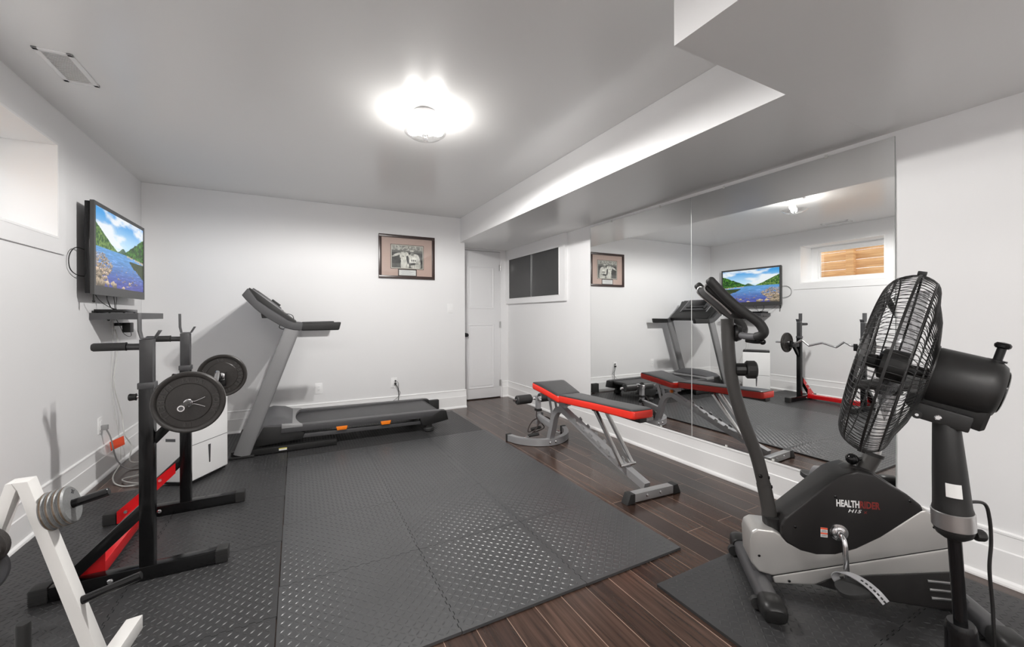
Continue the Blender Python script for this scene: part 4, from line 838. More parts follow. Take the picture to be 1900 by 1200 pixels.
# rear U base
ub = spline([(1.752, 3.385, 0), (1.790, 3.265, 0), (1.880, 3.155, 0), (2.010, 3.095, 0), (2.130, 3.110, 0), (2.245, 3.180, 0), (2.32, 3.28, 0), (2.365, 3.385, 0)], 6)
ubo = MB().rbar([(p.x, p.y, 0.033) for p in ub], 0.045, 0.058, bevel=0).build('rear_base', M_SILVERD, bn, ang=50)
for p in (ub[0], ub[-1]): MB().box(p.x - 0.026, p.x + 0.026, p.y - 0.006, p.y + 0.024, 0.0, 0.066, 0.004).build('foot_cap', M_BLACKR, ubo)
for x in (2.00, 2.06): MB().lathe([(0, 0), (0.010, 0), (0.010, 0.004), (0.005, 0.006), (0.005, 0.012), (0, 0.013)], frame((x, 3.074, 0.034), (0, -1, 0)), 14).build('bolt', M_CHROME, ubo)
MB().beam((2.03, 3.06, 0.175), (2.03, 3.315, 0.21), 0.04, 0.05, bevel=0.003).build('rear_tube', M_SILVERD, bn)
lh = MB().box(2.015, 2.055, 3.310, 3.350, 0.14, 0.40, 0.003).build('leg_post', M_SILVERD, bn)
MB().box(2.009, 2.061, 3.303, 3.357, 0.262, 0.285, 0.003).build('post_collar', M_BLACK, lh)
MB().lathe([(0, 0), (0.019, 0), (0.021, 0.006), (0.019, 0.022), (0, 0.024)], frame((2.062, 3.33, 0.225), (0.6, -0.8, 0)), 18).build('adjuster_knob', M_BLACK, lh)
MB().tube([(1.80, 3.385, 0.372), (2.29, 3.385, 0.372)], 0.012).box(2.017, 2.053, 3.30, 3.40, 0.36, 0.40, 0.003).build('roller_bar', M_CHROME, bn)
for x0, x1 in ((1.825, 1.990), (2.075, 2.245)):
    MB().lathe([(0, 0), (0.014, 0), (0.014, 0.004), (0.036, 0.004), (0.043, 0.012), (0.043, x1 - x0 - 0.012), (0.036, x1 - x0 - 0.004), (0.014, x1 - x0 - 0.004), (0, x1 - x0)], frame((x0, 3.385, 0.372), (1, 0, 0)), 28).build('foam_roller', M_FOAM, bn)
MB().box(2.006, 2.054, 2.83, 3.12, 0.405, 0.440, 0.003).box(2.012, 2.048, 2.87, 2.95, 0.375, 0.41, 0.003).build('seat_rail', M_SILVERD, bn)
b = MB()
for x in (2.000, 2.056): b.prism([(3.03, 0.30), (3.06, 0.30), (3.11, 0.46), (3.07, 0.46)], YZ(x), 0, 0.004)
b.build('seat_bracket', M_SILVERD, bn, flat=True)
MB().lathe([(0, 0), (0.016, 0), (0.018, 0.01), (0.012, 0.02), (0, 0.022)], frame((2.058, 2.90, 0.40), (1, 0, 0)), 18).build('seat_knob', M_ORANGE, bn)
MB().lathe([(0, 0), (0.022, 0), (0.022, 0.012), (0, 0.014)], frame((1.99, 2.80, 0.45), (0.3, -0.8, -0.2)), 18).build('hinge_knob', M_BLACK, bn)

rb = thing('resistance_cords', 'tangle of brown-black exercise cords with handles hanging from the back of the bench', 'exercise cord', (1.98, 3.27, 0.2))
M_RC = mat('dark_brown_cord', (0.030, 0.020, 0.018), 0.5)
for pts_ in ([(2.00, 3.30, 0.27), (1.985, 3.28, 0.22), (1.99, 3.25, 0.18), (1.965, 3.24, 0.13), (1.93, 3.24, 0.10), (1.88, 3.22, 0.072)],
             [(2.06, 3.30, 0.20), (2.09, 3.26, 0.21), (2.12, 3.20, 0.17), (2.10, 3.14, 0.13)],
             [(2.01, 3.30, 0.20), (1.96, 3.30, 0.185), (1.92, 3.30, 0.14), (1.90, 3.29, 0.09), (1.93, 3.27, 0.10), (1.98, 3.26, 0.13), (2.00, 3.27, 0.19)],
             [(1.94, 3.25, 0.09), (2.00, 3.26, 0.095), (2.05, 3.25, 0.12), (2.03, 3.26, 0.16)]):
    MB().tube(spline(pts_, 6), 0.0055, n=8).build('cord', M_RC, rb)
MB().tube([(1.86, 3.215, 0.078), (1.96, 3.20, 0.085)], 0.015, n=14).build('handle', M_FOAM, rb)
MB().tube([(1.92, 3.27, 0.115), (2.02, 3.26, 0.125)], 0.014, n=14).build('handle', M_FOAM, rb)
for c_ in ((1.835, 3.21, 0.068), (2.12, 3.13, 0.10)):
    MB().tube([Vector(c_) + Vector((0.026 * math.cos(a_), 0.013 * math.sin(a_), 0.004 * math.sin(2 * a_))) for a_ in np.linspace(0, 2 * PI, 20)[:-1]], 0.003, n=8, closed=True).build('snap_hook', M_CHROME, rb)
# ================================================================== EXERCISE BIKE (local x runs to the rear, y away from the camera side)
BR = math.atan2(-0.690, 0.724)
bk = thing('exercise_bike', 'silver and black upright exercise bike on the foam tiles at the right', 'exercise bike', (1.757, 1.081, 0), BR, local=True)
SX = lambda y=0.0: Matrix(((1, 0, 0, 0), (0, 0, -1, y), (0, 1, 0, 0), (0, 0, 0, 1)))
edge = [(0.081, 0.258), (0.10, 0.234), (0.15, 0.210), (0.205, 0.202), (0.27, 0.212), (0.34, 0.245), (0.42, 0.302), (0.547, 0.418)]
upper = [(-0.035, 0.225), (-0.028, 0.256), (-0.005, 0.272), (0.055, 0.272)] + edge + [(0.568, 0.424), (0.612, 0.375), (0.668, 0.318), (0.672, 0.300), (0.048, 0.083), (0.000, 0.092), (-0.030, 0.125)]
def shell(name, poly, hw, material, bev, parent=bk): return MB().prism(poly, SX(hw), 0, 2 * hw, bev, 3, ang=20).build(name, material, parent)
shell('silver_shell', upper, 0.068, M_BODY, 0.014)
shell('lower_silver_band', [(0.050, 0.079), (0.672, 0.2955), (0.676, 0.200), (0.642, 0.194), (0.40, 0.142), (0.27, 0.112), (0.199, 0.067), (0.056, 0.050)], 0.064, M_BODY, 0.010)
shell('split_line', [(0.050, 0.076), (0.672, 0.292), (0.674, 0.306), (0.050, 0.089)], 0.060, M_BLACK, 0.0)
shell('lower_black_cover', [(0.199, 0.068), (0.27, 0.114), (0.40, 0.144), (0.642, 0.196), (0.682, 0.205), (0.690, 0.055), (0.60, 0.045), (0.35, 0.045)], 0.060, M_SHELL, 0.010)
top_shell = [(0.078, 0.300), (0.092, 0.332), (0.278, 0.520), (0.305, 0.536), (0.345, 0.550), (0.400, 0.540), (0.448, 0.508), (0.505, 0.476), (0.548, 0.440), (0.556, 0.418)]
bs = shell('black_shell', top_shell + [(x, z - 0.004) for x, z in edge[::-1]], 0.0735, M_SHELL, 0.018)
MB().prism([(0.10, 0.336), (0.285, 0.523), (0.345, 0.556), (0.405, 0.546), (0.45, 0.513), (0.545, 0.446), (0.50, 0.42), (0.12, 0.30)], SX(0.040), 0, 0.080, 0.02, 3, ang=20).build('ridge', M_SHELL, bs)
b = MB()
for k, z in enumerate((0.150, 0.118, 0.087)): b.beam((0.572 + 0.006 * k, -0.061, z), (0.655, -0.061, z + 0.004), 0.006, 0.009, up=(0, 0, 1), bevel=0.002)
b.build('vent_slats', M_STEEL, bk)
def fit_text(b, body, M, x0, x1, z0, z1, depth=0.0006, shear=0.0, bold=0.0):
    t = MB(); t.text(body, 1.0, Matrix.Identity(4), depth=0.01, shear=shear, bold=bold); vs_ = t.bm.verts
    xs = [v.co.x for v in vs_]; ys = [v.co.y for v in vs_]; ax, bx_, ay, by = min(xs), max(xs), min(ys), max(ys)
    for v in vs_: v.co = Vector((x0 + (v.co.x - ax) / (bx_ - ax) * (x1 - x0), z0 + (v.co.y - ay) / (by - ay) * (z1 - z0), v.co.z / 0.01 * depth))
    bmesh.ops.transform(t.bm, matrix=M, verts=vs_); b._add(t.bm); return b
TXM = SX(-0.0738) @ Matrix.Rotation(math.radians(1.5), 4, 'Z')
fit_text(MB(), 'HEALTH', TXM, 0.283, 0.360, 0.396, 0.424, bold=0.035).build('lettering_white', M_TEXTW, bs, flat=True)
fit_text(MB(), 'RIDER', TXM, 0.362, 0.428, 0.396, 0.424, bold=0.03).build('lettering_red', M_TEXTR, bs, flat=True)
fit_text(MB(), 'H15', TXM, 0.322, 0.367, 0.376, 0.389, shear=0.3, bold=0.01).build('model_lettering', M_TEXTW, bs, flat=True)
fit_text(MB(), 'x', TXM, 0.374, 0.385, 0.376, 0.385).build('model_letter', M_TEXTR, bs, flat=True)
st = MB().box(0.218, 0.242, -0.0742, -0.0736, 0.274, 0.312).build('warning_sticker', M_LABEL, bs, flat=True)
MB().box(0.218, 0.242, -0.0746, -0.0743, 0.305, 0.312).box(0.218, 0.242, -0.0746, -0.0743, 0.286, 0.292).build('red_bands', M_ORTAG, st, flat=True)
b = MB()
for z in (0.302, 0.2995, 0.297, 0.2945, 0.283, 0.2805, 0.278): b.box(0.221, 0.239, -0.0746, -0.0743, z - 0.0005, z + 0.0005)
b.build('fine_print', M_GREYPL, st, flat=True)
for x, z in ((0.270, 0.440), (0.13, 0.30), (0.512, 0.452), (0.59, 0.36), (0.0, 0.16), (0.11, 0.072)): MB().lathe([(0, 0), (0.0055, 0), (0.004, 0.001), (0, 0.001)], frame((x, -0.0735 if z > 0.28 and x < 0.55 else -0.068, z), (0, -1, 0)), 12).build('screw_hole', M_BLACKG, bk)
# front post with collar, splice and top
post = [(0.068, 0.22), (0.060, 0.300), (0.040, 0.42), (0.012, 0.548), (-0.018, 0.635), (-0.045, 0.712), (-0.072, 0.812), (-0.091, 0.918), (-0.101, 1.05), (-0.104, 1.150)]
po = MB().oval(spline([(x, 0, z) for x, z in post], 4), 0.041, 0.052, up=(1, 0, 0), pw=2.5, n=28).build('handlebar_post', M_POST, bk)
MB().oval(spline([(0.0695, 0, 0.215), (0.062, 0, 0.285), (0.048, 0, 0.375), (0.036, 0, 0.440)], 4), 0.044, 0.055, up=(1, 0, 0), pw=2.5, n=28).build('lower_sleeve', M_POST, po)
MB().oval([(0.088, 0, 0.228), (0.078, 0, 0.262), (0.073, 0, 0.308)], 0.084, 0.086, up=(1, 0, 0), pw=2.6, n=32).build('post_collar', M_BLACK, bk)
for x, y, z in ((0.018, -0.026, 0.478), (0.052, -0.010, 0.470), (0.062, -0.010, 0.432)): MB().lathe([(0, 0), (0.008, 0), (0.006, 0.005), (0, 0.006)], frame((x, y, z), (0.1, -1, 0) if y < -0.02 else (1, -0.2, 0)), 14).build('bolt', M_BLACKG, po)
rows = []
for z_, xc_ in ((0.676, -0.033), (0.632, -0.019), (0.588, -0.003)):
    rows.append([Vector((xc_ + 0.0268 * math.cos(f_), -0.0212 * math.sin(f_), z_)) for f_ in np.radians((8, 24, 40, 56))])
tt = bmesh.new(); Vt = [[tt.verts.new(p) for p in r_] for r_ in rows]
for i in range(2):
    for j in range(3): tt.faces.new((Vt[i][j], Vt[i + 1][j], Vt[i + 1][j + 1], Vt[i][j + 1]))
q_ = MB(); q_._add(tt); ws = q_.build('post_sticker', M_LABEL, po)
for i in (0, 1):
    tt = bmesh.new(); A_ = [tt.verts.new(p + Vector((0.0004, -0.0004, 0))) for p in rows[i]]; B_ = [tt.verts.new(p * 0.8 + q2_ * 0.2 + Vector((0.0004, -0.0004, 0))) for p, q2_ in zip(rows[i], rows[i + 1])]
    for j in range(3): tt.faces.new((A_[j], B_[j], B_[j + 1], A_[j + 1]))
    q_ = MB(); q_._add(tt); q_.build('red_band', M_ORTAG, ws)
kb = MB().lathe([(0, 0), (0.026, 0), (0.028, 0.006), (0.028, 0.036), (0.020, 0.038), (0.020, 0.041), (0, 0.041)], frame((-0.072, 0, 0.928), (1, 0, 0.02)), 12).build('tension_body', M_BLACK, bk, ang=25)
prof = [(0, 0), (0.034, 0), (0.039, 0.005), (0.039, 0.034), (0.034, 0.040), (0, 0.041)]
MB().lathe(prof, frame((-0.031, 0, 0.929), (1, 0, 0.02)), 24).build('tension_knob', M_BLACKR, kb, ang=10)
MB().lathe([(0, 0), (0.036, 0), (0.038, 0.010), (0.030, 0.028), (0.012, 0.034), (0, 0.034)], frame((-0.078, 0, 1.088), (1, 0, 0)), 28).build('bar_bracket', M_BLACK, bk)
MB().tube(spline([(-0.063, -0.0, 1.085), (-0.050, -0.05, 1.078), (-0.030, -0.10, 1.077), (-0.014, -0.13, 1.080)], 5) + [], 0.0145, n=16).build('handlebar_tube', M_GREYPL, bk)
MB().tube(spline([(-0.063, 0.0, 1.085), (-0.050, 0.05, 1.078), (-0.030, 0.10, 1.077), (-0.014, 0.13, 1.080)], 5) + [], 0.0145, n=16).build('handlebar_tube', M_GREYPL, bk)
for sg in (-1, 1):
    p = [(-0.020, 0.118, 1.078), (-0.008, 0.140, 1.086), (-0.004, 0.150, 1.104), (-0.020, 0.150, 1.134), (-0.050, 0.150, 1.160), (-0.088, 0.150, 1.190), (-0.130, 0.150, 1.230), (-0.170, 0.150, 1.275), (-0.206, 0.150, 1.318)]
    hb = spline([(x, sg * y, z) for x, y, z in p], 6); n_ = len(hb)
    MB().tube(hb, [0.0185] * (n_ - 2) + [0.017, 0.011], n=18).build('grip', M_FOAM if False else M_BLACKR, bk, ang=60)
MB().tube(spline([(-0.04, -0.05, 1.058), (-0.02, -0.09, 1.056), (0.0, -0.12, 1.058)], 4), 0.008).ball((0.0, -0.122, 1.058), 0.012).build('speed_lever', M_BLACKG, bk)
# console between the grips
MB().prism([(-0.200, 1.262), (-0.212, 1.285), (-0.196, 1.300), (-0.120, 1.240), (-0.045, 1.178), (-0.040, 1.150), (-0.075, 1.150)], SX(0.100), 0, 0.20, 0.012, 3, ang=20).build('console', M_BLACK, bk)
for sg in (-1, 1): MB().tube(spline([(-0.110, sg * 0.100, 1.172), (-0.140, sg * 0.100, 1.205), (-0.190, sg * 0.100, 1.252), (-0.211, sg * 0.098, 1.278), (-0.200, sg * 0.095, 1.300), (-0.180, sg * 0.095, 1.290)], 6), 0.0035, n=8).build('console_trim', M_STEEL, bk)
q1 = Vector((0.150, 0, -0.122)).normalized(); q2 = Vector((0.122, 0, 0.150)).normalized()
MB().box(0.012, 0.150, -0.072, 0.072, 0.000, 0.003, 0.001, M=Matrix(((q1.x, 0, q2.x, -0.190), (0, 1, 0, 0), (q1.z, 0, q2.z, 1.297), (0, 0, 0, 1)))).build('console_screen', M_GREYPL, bk)
# seat post, knob, saddle
MB().oval([(0.392, 0, 0.520), (0.432, 0, 0.600)], 0.054, 0.060, up=(1, 0, 0), n=28, pw=2.3).build('seat_tube', M_POST, bk)
MB().oval([(0.430, 0, 0.595), (0.434, 0, 0.608)], 0.060, 0.067, up=(1, 0, 0), n=28, pw=2.3).build('seat_collar', M_BLACK, bk)
MB().oval([(0.432, 0, 0.600), (0.478, 0, 0.858)], 0.040, 0.044, up=(1, 0, 0), n=24, pw=2.2).build('seat_post', M_STEEL, bk)
MB().tube([(0.372, 0, 0.577), (0.412, 0, 0.580)], 0.006).ball((0.358, 0, 0.576), 0.0225, n=20).build('height_knob', M_BLACKG, bk)
rings = []
for t_, w_, h_, z_ in ((0.350, 0.012, 0.012, 0.878), (0.356, 0.034, 0.026, 0.880), (0.39, 0.052, 0.036, 0.882), (0.44, 0.080, 0.042, 0.884), (0.49, 0.130, 0.050, 0.888), (0.54, 0.195, 0.060, 0.894), (0.60, 0.235, 0.068, 0.902), (0.635, 0.225, 0.062, 0.908), (0.655, 0.170, 0.036, 0.912)):
    rings.append([(t_, w_ / 2 * math.copysign(abs(math.cos(a_)) ** 0.8, math.cos(a_)), z_ + h_ / 2 * math.copysign(abs(math.sin(a_)) ** 0.9, math.sin(a_))) for a_ in np.linspace(0, 2 * PI, 21)[:-1]])
MB().loft(rings).build('saddle', M_BLACKR, bk, ang=60)
MB().lathe([(0, 0), (0.04, 0), (0.045, 0.012), (0.03, 0.02), (0, 0.02)], Matrix.Translation((0.482, 0, 0.848)), 20).build('saddle_clamp', M_BLACK, bk)
# cranks and pedals
CX, CZ = 0.280, 0.300
MB().lathe([(0, 0), (0.032, 0), (0.032, 0.003), (0.024, 0.004), (0.023, 0.009), (0.016, 0.011), (0.015, 0.018), (0, 0.020)], frame((CX, -0.0735, CZ), (0, -1, 0)), 32).build('bearing_cup', M_CHROME, bk)
MB().lathe([(0, 0), (0.036, 0), (0.034, 0.006), (0, 0.008)], frame((CX, 0.0735, CZ), (0, 1, 0)), 32).build('bearing_cup', M_CHROME, bk)
for sg, dz, dx2 in ((-1, -0.155, 0.006), (1, 0.130, 0.018)):
    MB().tube(spline([(CX, sg * 0.075, CZ), (CX, sg * 0.100, CZ), (CX + dx2 * .2, sg * 0.118, CZ + dz * 0.16), (CX + dx2 * .6, sg * 0.122, CZ + dz * 0.6), (CX + dx2, sg * 0.122, CZ + dz)], 6), 0.0095, n=16).build('crank_arm', M_CHROME, bk)
    pc = Vector((CX + dx2, sg * 0.178, CZ + dz)); b = MB()
    Mq = Matrix.Translation(pc) @ Matrix.Rotation(math.radians(-18 if sg < 0 else 4), 4, 'Y')
    ol = [(0.058 * math.copysign(abs(math.cos(a_)) ** 0.75, math.cos(a_)), 0.050 * math.copysign(abs(math.sin(a_)) ** 0.75, math.sin(a_))) for a_ in np.linspace(0, 2 * PI, 25)[:-1]]
    pd = MB().prism(ol, Mq, -0.010, 0.010, 0.004).build('pedal', M_BLACKR, bk)
    MB().tube([(CX + dx2, sg * 0.122, CZ + dz), (pc.x, pc.y + sg * 0.04, pc.z)], 0.006).build('spindle', M_CHROME, pd)
    lp = spline([(-0.030, -0.052, -0.012), (-0.036, -0.056, 0.018), (-0.022, -0.040, 0.044), (0.000, -0.010, 0.050), (0.022, 0.026, 0.038), (0.038, 0.050, 0.012), (0.048, 0.066, -0.020)], 6)
    if sg < 0: lp = [Vector((v.x * 1.15 + 0.006, -v.y, v.z * 0.9)) for v in lp]
    lp = [Mq @ v for v in lp]
    MB().rbar(lp, 0.003, 0.026, up=(1, 0, 0.15 if sg < 0 else 0)).build('toe_strap', mat('clear_grey_strap', (0.30, 0.30, 0.31), 0.35), pd)
    b = MB()
    for i in range(len(lp) - 14, len(lp) - 1, 2): b.box(-0.004, 0.004, -0.005, 0.005, -0.0022, 0.0022, 0.001, M=Matrix.Translation(lp[i]) @ (lp[i + 1] - lp[i - 1]).to_track_quat('X', 'Z').to_matrix().to_4x4())
    b.build('strap_holes', M_BLACKR, pd, flat=True)
# stabilisers
for x_, nm, half in ((0.0, 'front_stabiliser', 0.275), (0.712, 'rear_stabiliser', 0.255)):
    zc = TH + 0.040
    o = MB().oval([(x_, -half + 0.05, zc), (x_, half - 0.05, zc)], 0.074, 0.066, up=(0, 0, 1), n=28, pw=2.8).build(nm, M_GREYDK, bk)
    for sg in (-1, 1):
        MB().oval([(x_, sg * (half - 0.085), zc), (x_, sg * (half - 0.080), zc), (x_, sg * (half - 0.03), zc), (x_, sg * (half - 0.008), zc - 0.002), (x_, sg * half, zc - 0.004)], 0.088, 0.078, n=28, pw=3.0, scales=[0.94, 1, 1, 0.93, 0.7]).build('end_cap', M_BLACK, o, ang=45)
        if x_ == 0: MB().tube([(x_ - 0.042, sg * (half - 0.09) - 0.01, TH + 0.026), (x_ - 0.042, sg * (half - 0.09) + 0.01, TH + 0.026)], 0.0225, n=20).build('transport_wheel', M_BLACKR, o)
MB().prism([(-0.02, 0.045), (-0.015, 0.10), (0.05, 0.13), (0.10, 0.08), (0.08, 0.045)], SX(0.05), 0, 0.10, 0.006).build('front_bracket', M_GREYDK, bk)
MB().prism([(0.60, 0.05), (0.62, 0.12), (0.70, 0.10), (0.73, 0.05)], SX(0.05), 0, 0.10, 0.006).build('rear_bracket', M_GREYDK, bk)

# ================================================================== PEDESTAL FAN
def cray(u, v, d): return Vector((0, 0, CAM_H)) + (_f + _r * ((u - 950.1) / 758.235) + _u * ((585.11 - v) / 758.235)) * d
FD = 1.12
PV = cray(1755, 780, FD); CO = cray(1783, 1165, FD); up = (PV - CO).normalized()
B0 = CO - up * (CO.z / up.z)
fan = thing('pedestal_fan', 'black pedestal fan with a wire cage in the right foreground', 'fan', tuple(B0))
hz = Vector((-0.28, 0.96, 0)).normalized(); el = math.radians(14.0)
AX = hz * math.cos(el) + Vector((0, 0, 1)) * math.sin(el); SD = AX.cross(Vector((0, 0, 1))).normalized(); UP = SD.cross(AX).normalized()
MC = cray(1790, 715, FD)
def ff_(l, r=None): return frame(MC + AX * l, AX, SD)
def on_pole(v): z = CAM_H - (v - 585.11) / 758.235 * FD; return B0 + up * (z / up.z)
PM = lambda p: frame(p, up, _r0)
# cross foot, base cone, pole
for a_ in (math.radians(20), math.radians(110), math.radians(200), math.radians(290)):
    d_ = Vector((math.cos(a_), math.sin(a_), 0)); MB().loft([[B0 + d_ * s_ + Vector((-d_.y, d_.x, 0)) * w_ + Vector((0, 0, z_)) for w_, z_ in ((-wd, lo), (wd, lo), (wd * .8, hi), (-wd * .8, hi))] for s_, wd, lo, hi in ((0.03, 0.026, 0.014, 0.058), (0.15, 0.024, 0.014, 0.045), (0.24, 0.022, 0.014, 0.030))], bevel=0.004).build('foot', M_BLACK, fan)
hC = (on_pole(1160) - B0).length
MB().lathe([(0, 0.012), (0.065, 0.012), (0.066, 0.03), (0.050, 0.10), (0.037, 0.20), (0.0325, hC - 0.03), (0.031, hC - 0.008), (0.027, hC), (0, hC)], PM(B0), 32).build('base_cone', M_BLACKG, fan)
MB().tube([on_pole(1170), on_pole(985)], 0.0143, n=28).build('pole', M_BLACKG, fan)
pA, pB = on_pole(1003), on_pole(782); LH = (pB - pA).length
def zz(v): return (on_pole(v) - pA).length * (1 if on_pole(v).z > pA.z else -1)
MB().lathe([(0, 0), (0.024, 0.0), (0.036, 0.010), (0.041, 0.026), (0.0412, zz(950)), (0.039, zz(944)), (0.0375, zz(925)), (0.0345, zz(880)), (0.0268, LH - 0.004), (0.025, LH), (0, LH)], PM(pA), 40).build('height_housing', M_BLACK, fan)
MB().lathe([(0.0410, zz(984)), (0.0435, zz(984) + 0.002), (0.0435, zz(952) - 0.002), (0.0410, zz(952))], PM(pA), 40, closed=True).build('silver_band', M_STEEL, fan)
side = (_r0 + _f * -0.15).normalized()
kk = pA + up * 0.010 + side * 0.034
MB().tube([kk, kk + side * 0.018], 0.005).lathe([(0, 0), (0.013, 0), (0.0155, 0.004), (0.0155, 0.018), (0.013, 0.022), (0, 0.022)], frame(kk + side * 0.014, side), 12).build('height_knob', M_BLACK, fan, ang=20)
# rating label wrapped on the housing
lb_ = []
for v in (897, 922):
    row = []; r_ = 0.0360 + (v - 897) / 25 * 0.0014
    for k in range(8):
        a_ = math.radians(-40 + k * 7.5); an = math.radians(-62 + k * 7); n2 = (-_f * math.cos(an) - _r0 * 0.0 + _r0 * math.sin(an) + _r0 * 0.0).normalized()
        row.append(on_pole(v) + n2 * (r_ + 0.0006))
    lb_.append(row)
t = bmesh.new(); A = [t.verts.new(p) for p in lb_[0]]; Bv = [t.verts.new(p) for p in lb_[1]]
for i in range(7): t.faces.new((A[i], Bv[i], Bv[i + 1], A[i + 1]))
q = MB(); q._add(t); q.build('rating_label', M_LABEL, fan)
# yoke bracket
yk = on_pole(782) + up * 0.012
MB().box(-0.062, 0.050, -0.026, 0.026, -0.030, 0.014, 0.005, M=frame(yk, UP, AX * -1) @ Matrix.Identity(4)).build('yoke', M_BLACK, fan)
SC_ = SD * (-1 if SD.dot(_f) > 0 else 1)
MB().lathe([(0, 0), (0.0075, 0), (0.0075, 0.002), (0.005, 0.004), (0, 0.004)], frame(yk + SC_ * 0.026 - UP * 0.012 + AX * 0.012, SC_), 16).build('screw', M_CHROME, fan)
bp = yk + AX * 0.052 - UP * 0.020
MB().lathe([(0, -0.030), (0.011, -0.030), (0.011, 0.030), (0, 0.030)], frame(bp, SD), 20).build('tilt_pivot', M_BLACK, fan)
MB().lathe([(0, 0), (0.005, 0), (0.004, 0.003), (0, 0.003)], frame(bp + SD * (-0.030 if SD.dot(_f) > 0 else 0.030), SD * (-1 if SD.dot(_f) > 0 else 1)), 12).build('tilt_bolt', M_CHROME, fan)
# motor housing with under-tray
MB().lathe([(0, -0.070), (0.046, -0.070), (0.066, -0.064), (0.076, -0.052), (0.0805, -0.035), (0.0825, 0.062), (0.078, 0.073), (0, 0.073)], ff_(0), 56).build('motor_housing', M_BLACK, fan, ang=40)
MB().lathe([(0, 0), (0.052, 0), (0.056, 0.002), (0.056, 0.004), (0, 0.006)], ff_(-0.0712), 48).build('rear_cover', M_BLACKG, fan)
def fl(l, s_, u_): return MC + AX * l + SD * s_ + UP * u_
MB().loft([[fl(l, s_, u_) for s_, u_ in ((-w_, -0.055), (w_, -0.055), (w_ * .85, lo), (-w_ * .85, lo))] for l, w_, lo in ((-0.060, 0.045, -0.104), (-0.052, 0.052, -0.110), (0.085, 0.052, -0.100), (0.098, 0.048, -0.092))], bevel=0.004).build('gear_tray', M_BLACK, fan)
kp = fl(-0.040, 0.0, 0.076)
MB().tube([kp, kp + UP * 0.038], 0.009, n=16).lathe([(0, 0), (0.012, 0), (0.0155, 0.004), (0.016, 0.010), (0.012, 0.015), (0, 0.017)], frame(kp + UP * 0.036, UP), 24).lathe([(0.011, -0.002), (0.0185, -0.002), (0.0185, 0.003), (0.011, 0.003)], frame(kp + UP * 0.002, UP), 20, closed=True).build('oscillation_knob', M_BLACKG, fan)
# cage: two wire domes joined on a ring
RL, RR = 0.153, 0.272
rc = ff_(RL)
def cg(l, r_, th): return rc @ Vector((r_ * math.cos(th), r_ * math.sin(th), l))
ringpts = [cg(0, RR, 2 * PI * k / 96) for k in range(96)]
MB().rbar(ringpts, 0.006, 0.006, up=AX, closed=True).build('clamp_ring', M_BLACK, fan)
front_prof = [(0.0, RR), (0.018, RR - 0.003), (0.044, RR - 0.016), (0.060, RR - 0.036), (0.068, RR - 0.065), (0.073, 0.14), (0.077, 0.075)]
rear_prof = [(0.0, RR), (-0.016, RR - 0.003), (-0.040, RR - 0.018), (-0.051, RR - 0.042), (-0.057, RR - 0.075), (-0.073, 0.15), (-0.084, 0.082)]
for nm, prof_, nw, tw in (('front_grille', front_prof, 100, 0.10), ('rear_grille', rear_prof, 100, -0.16)):
    b = MB()
    sp = spline([(l, r_, 0) for l, r_ in prof_], 2)
    for k in range(nw):
        th = 2 * PI * (k + 0.5 * (nm[0] == 'r')) / nw
        b.tube([cg(p.x, p.y, th + tw * (1 - p.y / RR)) for p in sp], 0.00105, n=5)
    for l, r_ in (prof_[2], prof_[4], prof_[5]): b.tube([cg(l + (0.002 if nm[0] == 'r' else -0.002), r_, 2 * PI * k / 72) for k in range(72)], 0.0022 if r_ > 0.2 else 0.0018, n=6, closed=True)
    b.build(nm, M_WIRE, fan, ang=80)
MB().lathe([(0, 0.079), (0.050, 0.081), (0.074, 0.077), (0.078, 0.071), (0.05, 0.073), (0, 0.074)], rc, 36).build('front_badge', M_BLACK, fan)
MB().lathe([(0.070, -0.087), (0.086, -0.087), (0.088, -0.080), (0.070, -0.080)], rc, 40, closed=True).build('rear_collar', M_BLACK, fan)
for th in (PI / 2, -PI / 2):
    for s_ in (0,):
        # SD is local x, so the top of the ring is at local +y or -y
        p = cg(0, RR + 0.006, th); MB().box(-0.009, 0.009, -0.006, 0.006, -0.010, 0.010, 0.002, M=Matrix.Translation(p) @ rc.to_3x3().to_4x4()).build('ring_clip', M_BLACK, fan)
# blades on their hub
MB().lathe([(0, 0.030), (0.030, 0.030), (0.046, 0.022), (0.048, 0.0), (0.048, -0.035), (0.04, -0.04), (0, -0.04)], rc, 36).build('hub', M_BLACK, fan)
MB().tube([MC + AX * 0.06, MC + AX * (RL - 0.03)], 0.016).build('shaft', M_BLACK, fan)
MB().lathe([(0, 0.030), (0.018, 0.030), (0.022, 0.036), (0.018, 0.060), (0, 0.062)], rc, 24).build('spinner_nut', M_BLACK, fan)
# local angle that points to room-up
loc_up = rc.to_3x3().inverted() @ Vector((0, 0, 1)); a_up = math.atan2(loc_up.y, loc_up.x)
for k in range(3):
    t0 = a_up + 0.12 + k * 2 * PI / 3; rows = []
    for i in range(9):
        r_ = 0.044 + (0.232 - 0.044) * i / 8; w_ = 0.24 + 0.38 * math.sin(min(1, i / 6.5) * PI / 2) - (0.25 * max(0, i - 6) / 2) ** 1.5; w_ *= 0.075 / max(r_, 0.075) + 0.45
        row = []
        for j in range(7):
            c_ = j / 6 - 0.5; th = t0 + c_ * w_; row.append(cg(-0.012 + c_ * (0.052 - 0.018 * i / 8), r_, th))
        rows.append(row)
    t = bmesh.new(); Vt = [[t.verts.new(p) for p in row] for row in rows]
    for i in range(8):
        for j in range(6): t.faces.new((Vt[i][j], Vt[i + 1][j], Vt[i + 1][j + 1], Vt[i][j + 1]))
    bmesh.ops.solidify(t, geom=t.faces[:], thickness=0.0018)
    q = MB(); q._add(t); q.build('blade', M_BLADE, fan, ang=60)
